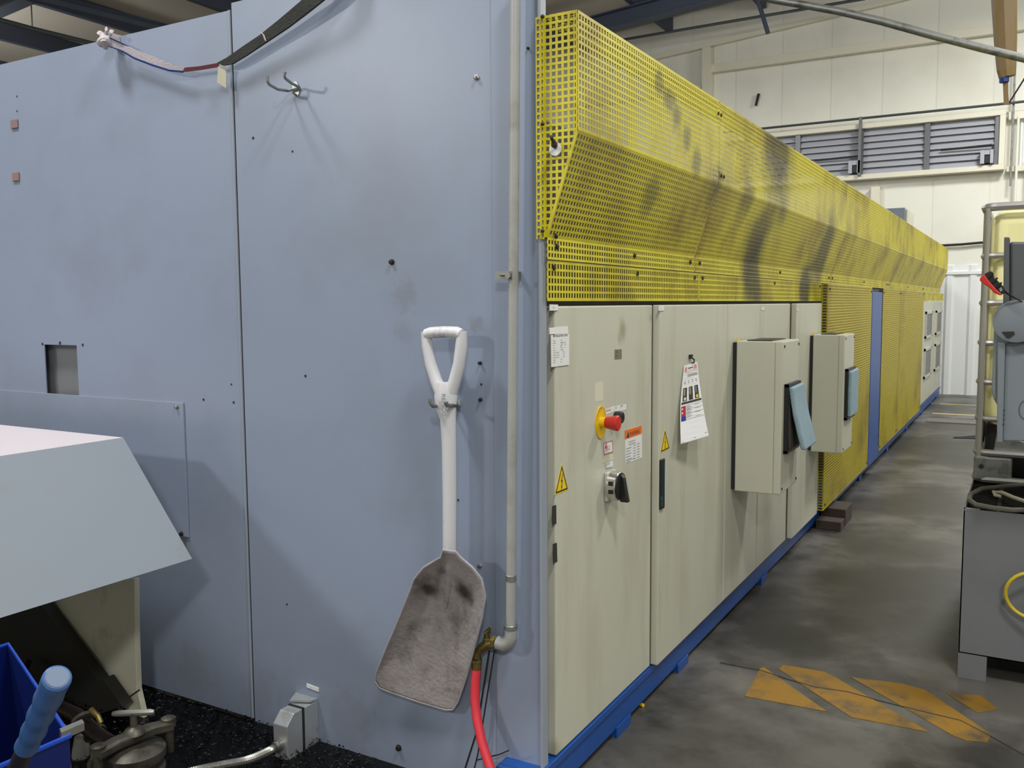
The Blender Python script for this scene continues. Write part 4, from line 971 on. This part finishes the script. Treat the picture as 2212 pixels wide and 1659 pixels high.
for i in range(8): 
    x = sx0+.1+i*.16; MB().box((x,sy0+.006,sz1-.03),(x+.012,sy1-.006,sz1-.005)).build('grating_bar', 'tote_black', SP)
MB().box((sx0,sy0-.001,sz1-.006),(sx0+.05,sy0+.03,sz1)).build('corner_gusset', 'sump_grey', SP)
# tote (IBC)
TO = thing('liquid_tote', 'yellowed plastic liquid tote in a tubular steel cage', 'tote', (1.5, 2.55, .61))
tx0, tx1, ty0, ty1, tz = .89, 1.89, 2.03, 2.93, .612
m = MB(); 
MB().box((tx0+.022,ty0+.022,tz+.20),(tx1-.022,ty1-.022,tz+1.085)).build('bottle', 'tote_yellow', TO, bevel=.06, seg=5, smooth=True)
MB().lathe((1.4,2.5,tz+1.08), ZA, [(.1,0),(.1,.03)], 18).build('fill_cap', 'tote_black', TO)
def hoop(z, r, name='cage_hoop'):
    P = []; rr = .05
    for (cx_, cy_, a0) in ((tx1-rr,ty1-rr,0),(tx0+rr,ty1-rr,90),(tx0+rr,ty0+rr,180),(tx1-rr,ty0+rr,270)):
        for k in range(5): a = math.radians(a0+k*22.5); P.append((cx_+rr*math.cos(a), cy_+rr*math.sin(a), z))
    MB().tube(P, r, 8, closed=True).build(name, 'tote_cage', TO, smooth=True)
for z in (1.705, 1.515, 1.33, 1.172, 1.015, .868): hoop(z, .012 if z < 1.7 else .016)
for i in range(7):
    x = tx0+.05+i*(tx1-tx0-.1)/6 if i else tx0+.012
    for y in (ty0+.006, ty1-.006): MB().tube([(x,y,tz+.1),(x,y,1.70)], .010, 8).build('cage_upright', 'tote_cage', TO, smooth=True)
for i in range(5):
    y = ty0+.06+i*(ty1-ty0-.12)/4
    for x in (tx0+.004, tx1-.004): MB().tube([(x,y,tz+.1),(x,y,1.70)], .010, 8).build('cage_upright', 'tote_cage', TO, smooth=True)
MB().box((tx0+.03,ty0+.03,tz+.10),(tx1-.03,ty1-.03,tz+.245)).build('base_tray', 'tote_black', TO, bevel=.02)
hoop(tz+.12, .014, 'pallet_rail'); hoop(tz+.012, .014, 'pallet_rail')
for x0_, x1_ in ((tx0-.006, tx0+.13), (tx1-.13, tx1+.006), ((tx0+tx1)/2-.06, (tx0+tx1)/2+.06)):
    for y0_, y1_ in ((ty0-.008, ty0+.1), (ty1-.1, ty1+.008)):
        MB().box((x0_,y0_,tz+.004),(x1_,y1_,tz+.108)).build('pallet_foot', 'galv', TO, bevel=.012, seg=3)
c = V((tx0+.022, ty0-.0095, tz+.065))
MB().lathe(c, (0,-1,0), [(.009,0),(.009,.002)], 10).build('foot_hole', 'edge_dark', TO)
MB().prism([(tx0+.06,ty0+.02,tz+.11),(tx0+.2,ty0+.02,tz+.11),(tx0+.18,ty0+.02,tz+.17),(tx0+.07,ty0+.02,tz+.19)], (0,.03,0)).build('deflector_plate', 'galv', TO, bevel=.004)
MB().tube([(tx0+.10+.012*math.cos(a), ty0-.01, .93+.012*math.sin(a)) for a in [2*math.pi*k/10 for k in range(10)]], .002, 6, closed=True).build('wire_ring', 'steel', TO)
# grey pump console in front of the tote
PU = thing('pump_console', 'grey steel console with round cover plate beside the tote', 'console', (1.2, 1.35, 0))
yp = 1.30
def pp(x, y, d=0.0): return at(x, y, 1, yp-d)
MB().prism([pp(2156,680),pp(2460,680),pp(2460,900),pp(2168,900),pp(2146,862),pp(2142,845),pp(2147,700)], (0,.12,0)).build('housing', 'pump_grey', PU, bevel=.01)
MB().prism([pp(2169,512,.01),pp(2181,512,.01),pp(2180,700,.01),pp(2166,700,.01)], (0,.10,0)).build('upright_flange', 'pump_dark', PU, bevel=.003)
MB().prism([pp(2181,522),pp(2460,522),pp(2460,700),pp(2181,700)], (0,.05,0)).build('upper_panel', 'pump_dark', PU, bevel=.008)
MB().prism([pp(2155,740,.02),pp(2172,740,.02),pp(2166,957,.02),pp(2153,957,.02)], (0,.09,0)).build('edge_channel', 'pump_grey', PU, bevel=.004)
MB().prism([pp(2172,740,.01),pp(2460,740,.01),pp(2460,953,.01),pp(2166,953,.01)], (0,.09,0)).build('front_panel', 'pump_grey', PU, bevel=.004)
dc = pp(2196,694,.03); R = dc.x-pp(2144,690,.03).x
MB().lathe(dc, (0,-1,0), [(R,0),(R,.008),(R-.004,.010)], 40).build('round_cover', 'pump_grey', PU, smooth=True)
tp = [pp(2164,717,.0415),pp(2190,716,.0415),pp(2192,722,.0415),pp(2180,731,.0415),pp(2174,730,.0415)]
MB().prism(tp, (0,-.001,0)).build('cover_slot', 'edge_dark', PU, bevel=.0)
for i in range(4): MB().box((pp(2168,880).x,yp-.0216,pp(2168,885+i*10).z-.002),(pp(2171,880).x,yp-.02,pp(2168,885+i*10).z+.003)).build('paint_chip', 'ink', PU)
MB().tube([pp(2215,885,.011)+V((.018*math.cos(a),0,.03*math.sin(a))) for a in [2*math.pi*k/16 for k in range(16)]], .0015, 6, closed=True).build('knockout', 'pump_dark', PU)
MB().box((1.24,1.33,.02),(1.30,1.39,.95)).build('stand_leg', 'pump_dark', PU)
MB().box((1.12,1.15,0),(1.6,1.46,.02)).build('stand_base', 'pump_dark', PU)
# red and black grip
GP = thing('gun_grip', 'red and black moulded gun handle hooked on the grey console', 'tool', pp(2150,620,.06))
def gp(x, y, d=.09): return at(x, y, 1, yp-d)
blk = [(2126,592),(2139,585),(2143,586),(2148,600),(2157,608),(2166,617),(2172,628),(2167,636),(2158,630),(2140,613),(2127,602)]
red = [(2126,592),(2117,600),(2116,606),(2126,614),(2138,622),(2146,632),(2160,638),(2166,636),(2156,628),(2140,611)]
MB().prism([gp(x,y) for x,y in blk], (0,.03,0)).build('grip', 'black_plastic', GP, bevel=.004, seg=3)
MB().prism([gp(x,y,.092) for x,y in red], (0,.034,0)).build('grip_inlay', 'red_plastic', GP, bevel=.003, seg=3)
for k in range(3):
    x, y = 2142+9*k, 593+10*k; MB().tube([gp(x+4,y-3,.093), gp(x-7,y+8,.093)], .0028, 6).build('grip_rib', 'black_plastic', GP, smooth=True)
MB().prism([gp(x,y,.0935) for x,y in ((2158,624),(2163,620),(2166,627),(2161,631))], (0,.003,0)).build('trigger_window', 'ink_grey', GP)
MB().tube([gp(2168,628,.075), gp(2180,637,.06), gp(2200,648,.045), gp(2214,654,.035)], [.004,.003,.002,.002], 6).build('wire_stem', 'dark_metal', GP, smooth=True)
# hoses
hz = sz1+.012
tag(MB().tube([fl(x,y,hz) for x,y in ((2225,1046),(2170,1050),(2120,1056),(2096,1068),(2094,1080),(2108,1090),(2150,1098),(2190,1102),(2235,1100),(2290,1094),(2320,1080),(2310,1062),(2270,1050))], .0085, 10, closed=True).build('grey_hose', 'hose_grey', smooth=True), 'grey hose loop lying on the black sump grating', 'hose')
tag(MB().tube([fl(2148,1064,hz), fl(2165,1064,hz+.01), fl(2190,1075,hz+.02), fl(2235,1090,hz+.03)], .007, 10).tube([fl(2146,1062,hz), fl(2150,1070,hz), fl(2162,1072,hz)], .006, 8).build('clear_hose', 'tag_paper', smooth=True), 'pale stiff hose piece lying inside the grey hose loop', 'hose')
yr = at(2212,1288,1,1.42); rc = yr+V((.02,0,0))
tag(MB().tube([V((rc.x+.075*math.cos(a), 1.44+.01*math.sin(a*2), rc.z+.078*math.sin(a))) for a in [2*math.pi*k/28 for k in range(28)]], .006, 10, closed=True).build('yellow_hose', 'hose_yellow', smooth=True), 'coiled yellow hose hanging on the front of the grey sump', 'hose')
# dark rag on the floor behind
m = MB(); rnd = random.Random(5); nx, ny = 12, 5; vs = []
for j in range(ny):
    for i in range(nx):
        u, v = i/(nx-1), j/(ny-1); x = .46+.5*u; y = 7.75+.35*(v-.5)*(.25+u*.9)+.25*u
        vs.append((x, y, .004+.06*u*math.sin(math.pi*v)*(.6+.4*rnd.random())))
fs = [(j*nx+i, j*nx+i+1, (j+1)*nx+i+1, (j+1)*nx+i) for j in range(ny-1) for i in range(nx-1)]
m.add(vs, fs); tag(m.build('dark_rag', 'rag', smooth=True), 'crumpled dark cloth on the floor behind the tote', 'cloth')
tag(MB().box((.1,8.9,.0005),(.62,9.25,.008)).build('floor_mat', 'hose_grey'), 'flat dark mat on the floor near far cabinets', 'mat')
# hazard marking
HM = thing('hazard_marking', 'worn yellow diagonal stripes painted on the concrete floor', 'floor marking', fl(1830,1510))
quads = [[(1609,1504),(1642,1444),(1650,1441),(1786,1537)], [(1683,1446),(1691,1436),(1781,1451),(1797,1459),(2008,1582),(1838,1549)],
         [(1838,1463),(1949,1477),(1998,1490),(2141,1586),(2133,1604),(2088,1600),(2057,1588)], [(2043,1496),(2120,1503),(2155,1532),(2112,1540)]]
for qd in quads: MB().prism([fl(x,y,.0004) for x,y in qd], (0,0,.0008)).build('stripe', 'marking', HM)
# yellow scrap
tag(MB().tube([fl(1383,1521,.006), fl(1390,1524,.006)], .006, 8).build('yellow_scrap', 'sign_yellow'), 'tiny bright yellow plastic scrap beside the blue foot', 'scrap')

# ================================================================ OVERHEAD
yo = 4.0
P = [at(x,y,1,yo) for x,y in ((1400,-75),(1560,-28),(1673,0),(1733,10),(1815,25),(1905,46),(2017,77),(2121,104),(2212,126),(2330,160),(2500,212))]
tag(MB().tube(P, .0235, 14).build('overhead_pipe', 'galv', smooth=True), 'galvanized steel pipe crossing diagonally overhead', 'pipe')
TB = thing('hanging_duct', 'tan tapered fabric duct hanging from the roof with blue tie', 'duct', at(2170,225,1,6.0))
def tb(x, y): return at(x, y, 1, 6.0)
w = lambda a, b: (tb(b,50)-tb(a,50)).length/2
MB().tube([tb(2166,-320), tb(2168,-60), tb(2169,0), tb(2172,90), tb(2174,150), tb(2176,166)], [.13,.092,.087,.078,.066,.058], 8, flat=.7, up=(1,0,0)).build('duct_sleeve', 'tan_bag', TB)
MB().tube([tb(2169,164), tb(2169,178)], .034, 8, up=(1,0,0)).build('blue_tie', 'bag_blue', TB)
MB().ribbon([tb(2166,176),tb(2167,200),tb(2168,226)], [tb(2178,176),tb(2178,200),tb(2180,226)], .012).build('hanging_strap', 'tan_bag', TB)
pipe('stay_cable', 'thin dark stay cable rising right from the hanging strap', 'cable', [at(2180,222,1,6.02), at(2214,168,1,6.02), at(2400,-120,1,6.02)], .006, 'black_rubber')

# services under the roof, upper left
pipe('roof_pipe', 'thick dark pipe under the roof left of the sling knot', 'pipe', [at(60,-12,0,-9.0), at(130,6,0,-9.0), at(400,74,0,-9.0), at(700,150,0,-9.0)], .075, 'roof_beam')
pipe('sprinkler_pipe', 'thin grey pipe hanging under the roof at top left', 'pipe', [at(-120,16,0,-9.6), at(0,43,0,-9.6), at(70,62,0,-9.6), at(180,89,0,-9.6), at(420,148,0,-9.6)], .03, 'pipe_dark')
hr = at(70,60,0,-9.6)
pipe('hanger_rod', 'thin pale hanger rod holding the roof pipe', 'rod', [hr, V((hr.x, hr.y, deck(hr.x)-.01))], .008, 'galv')
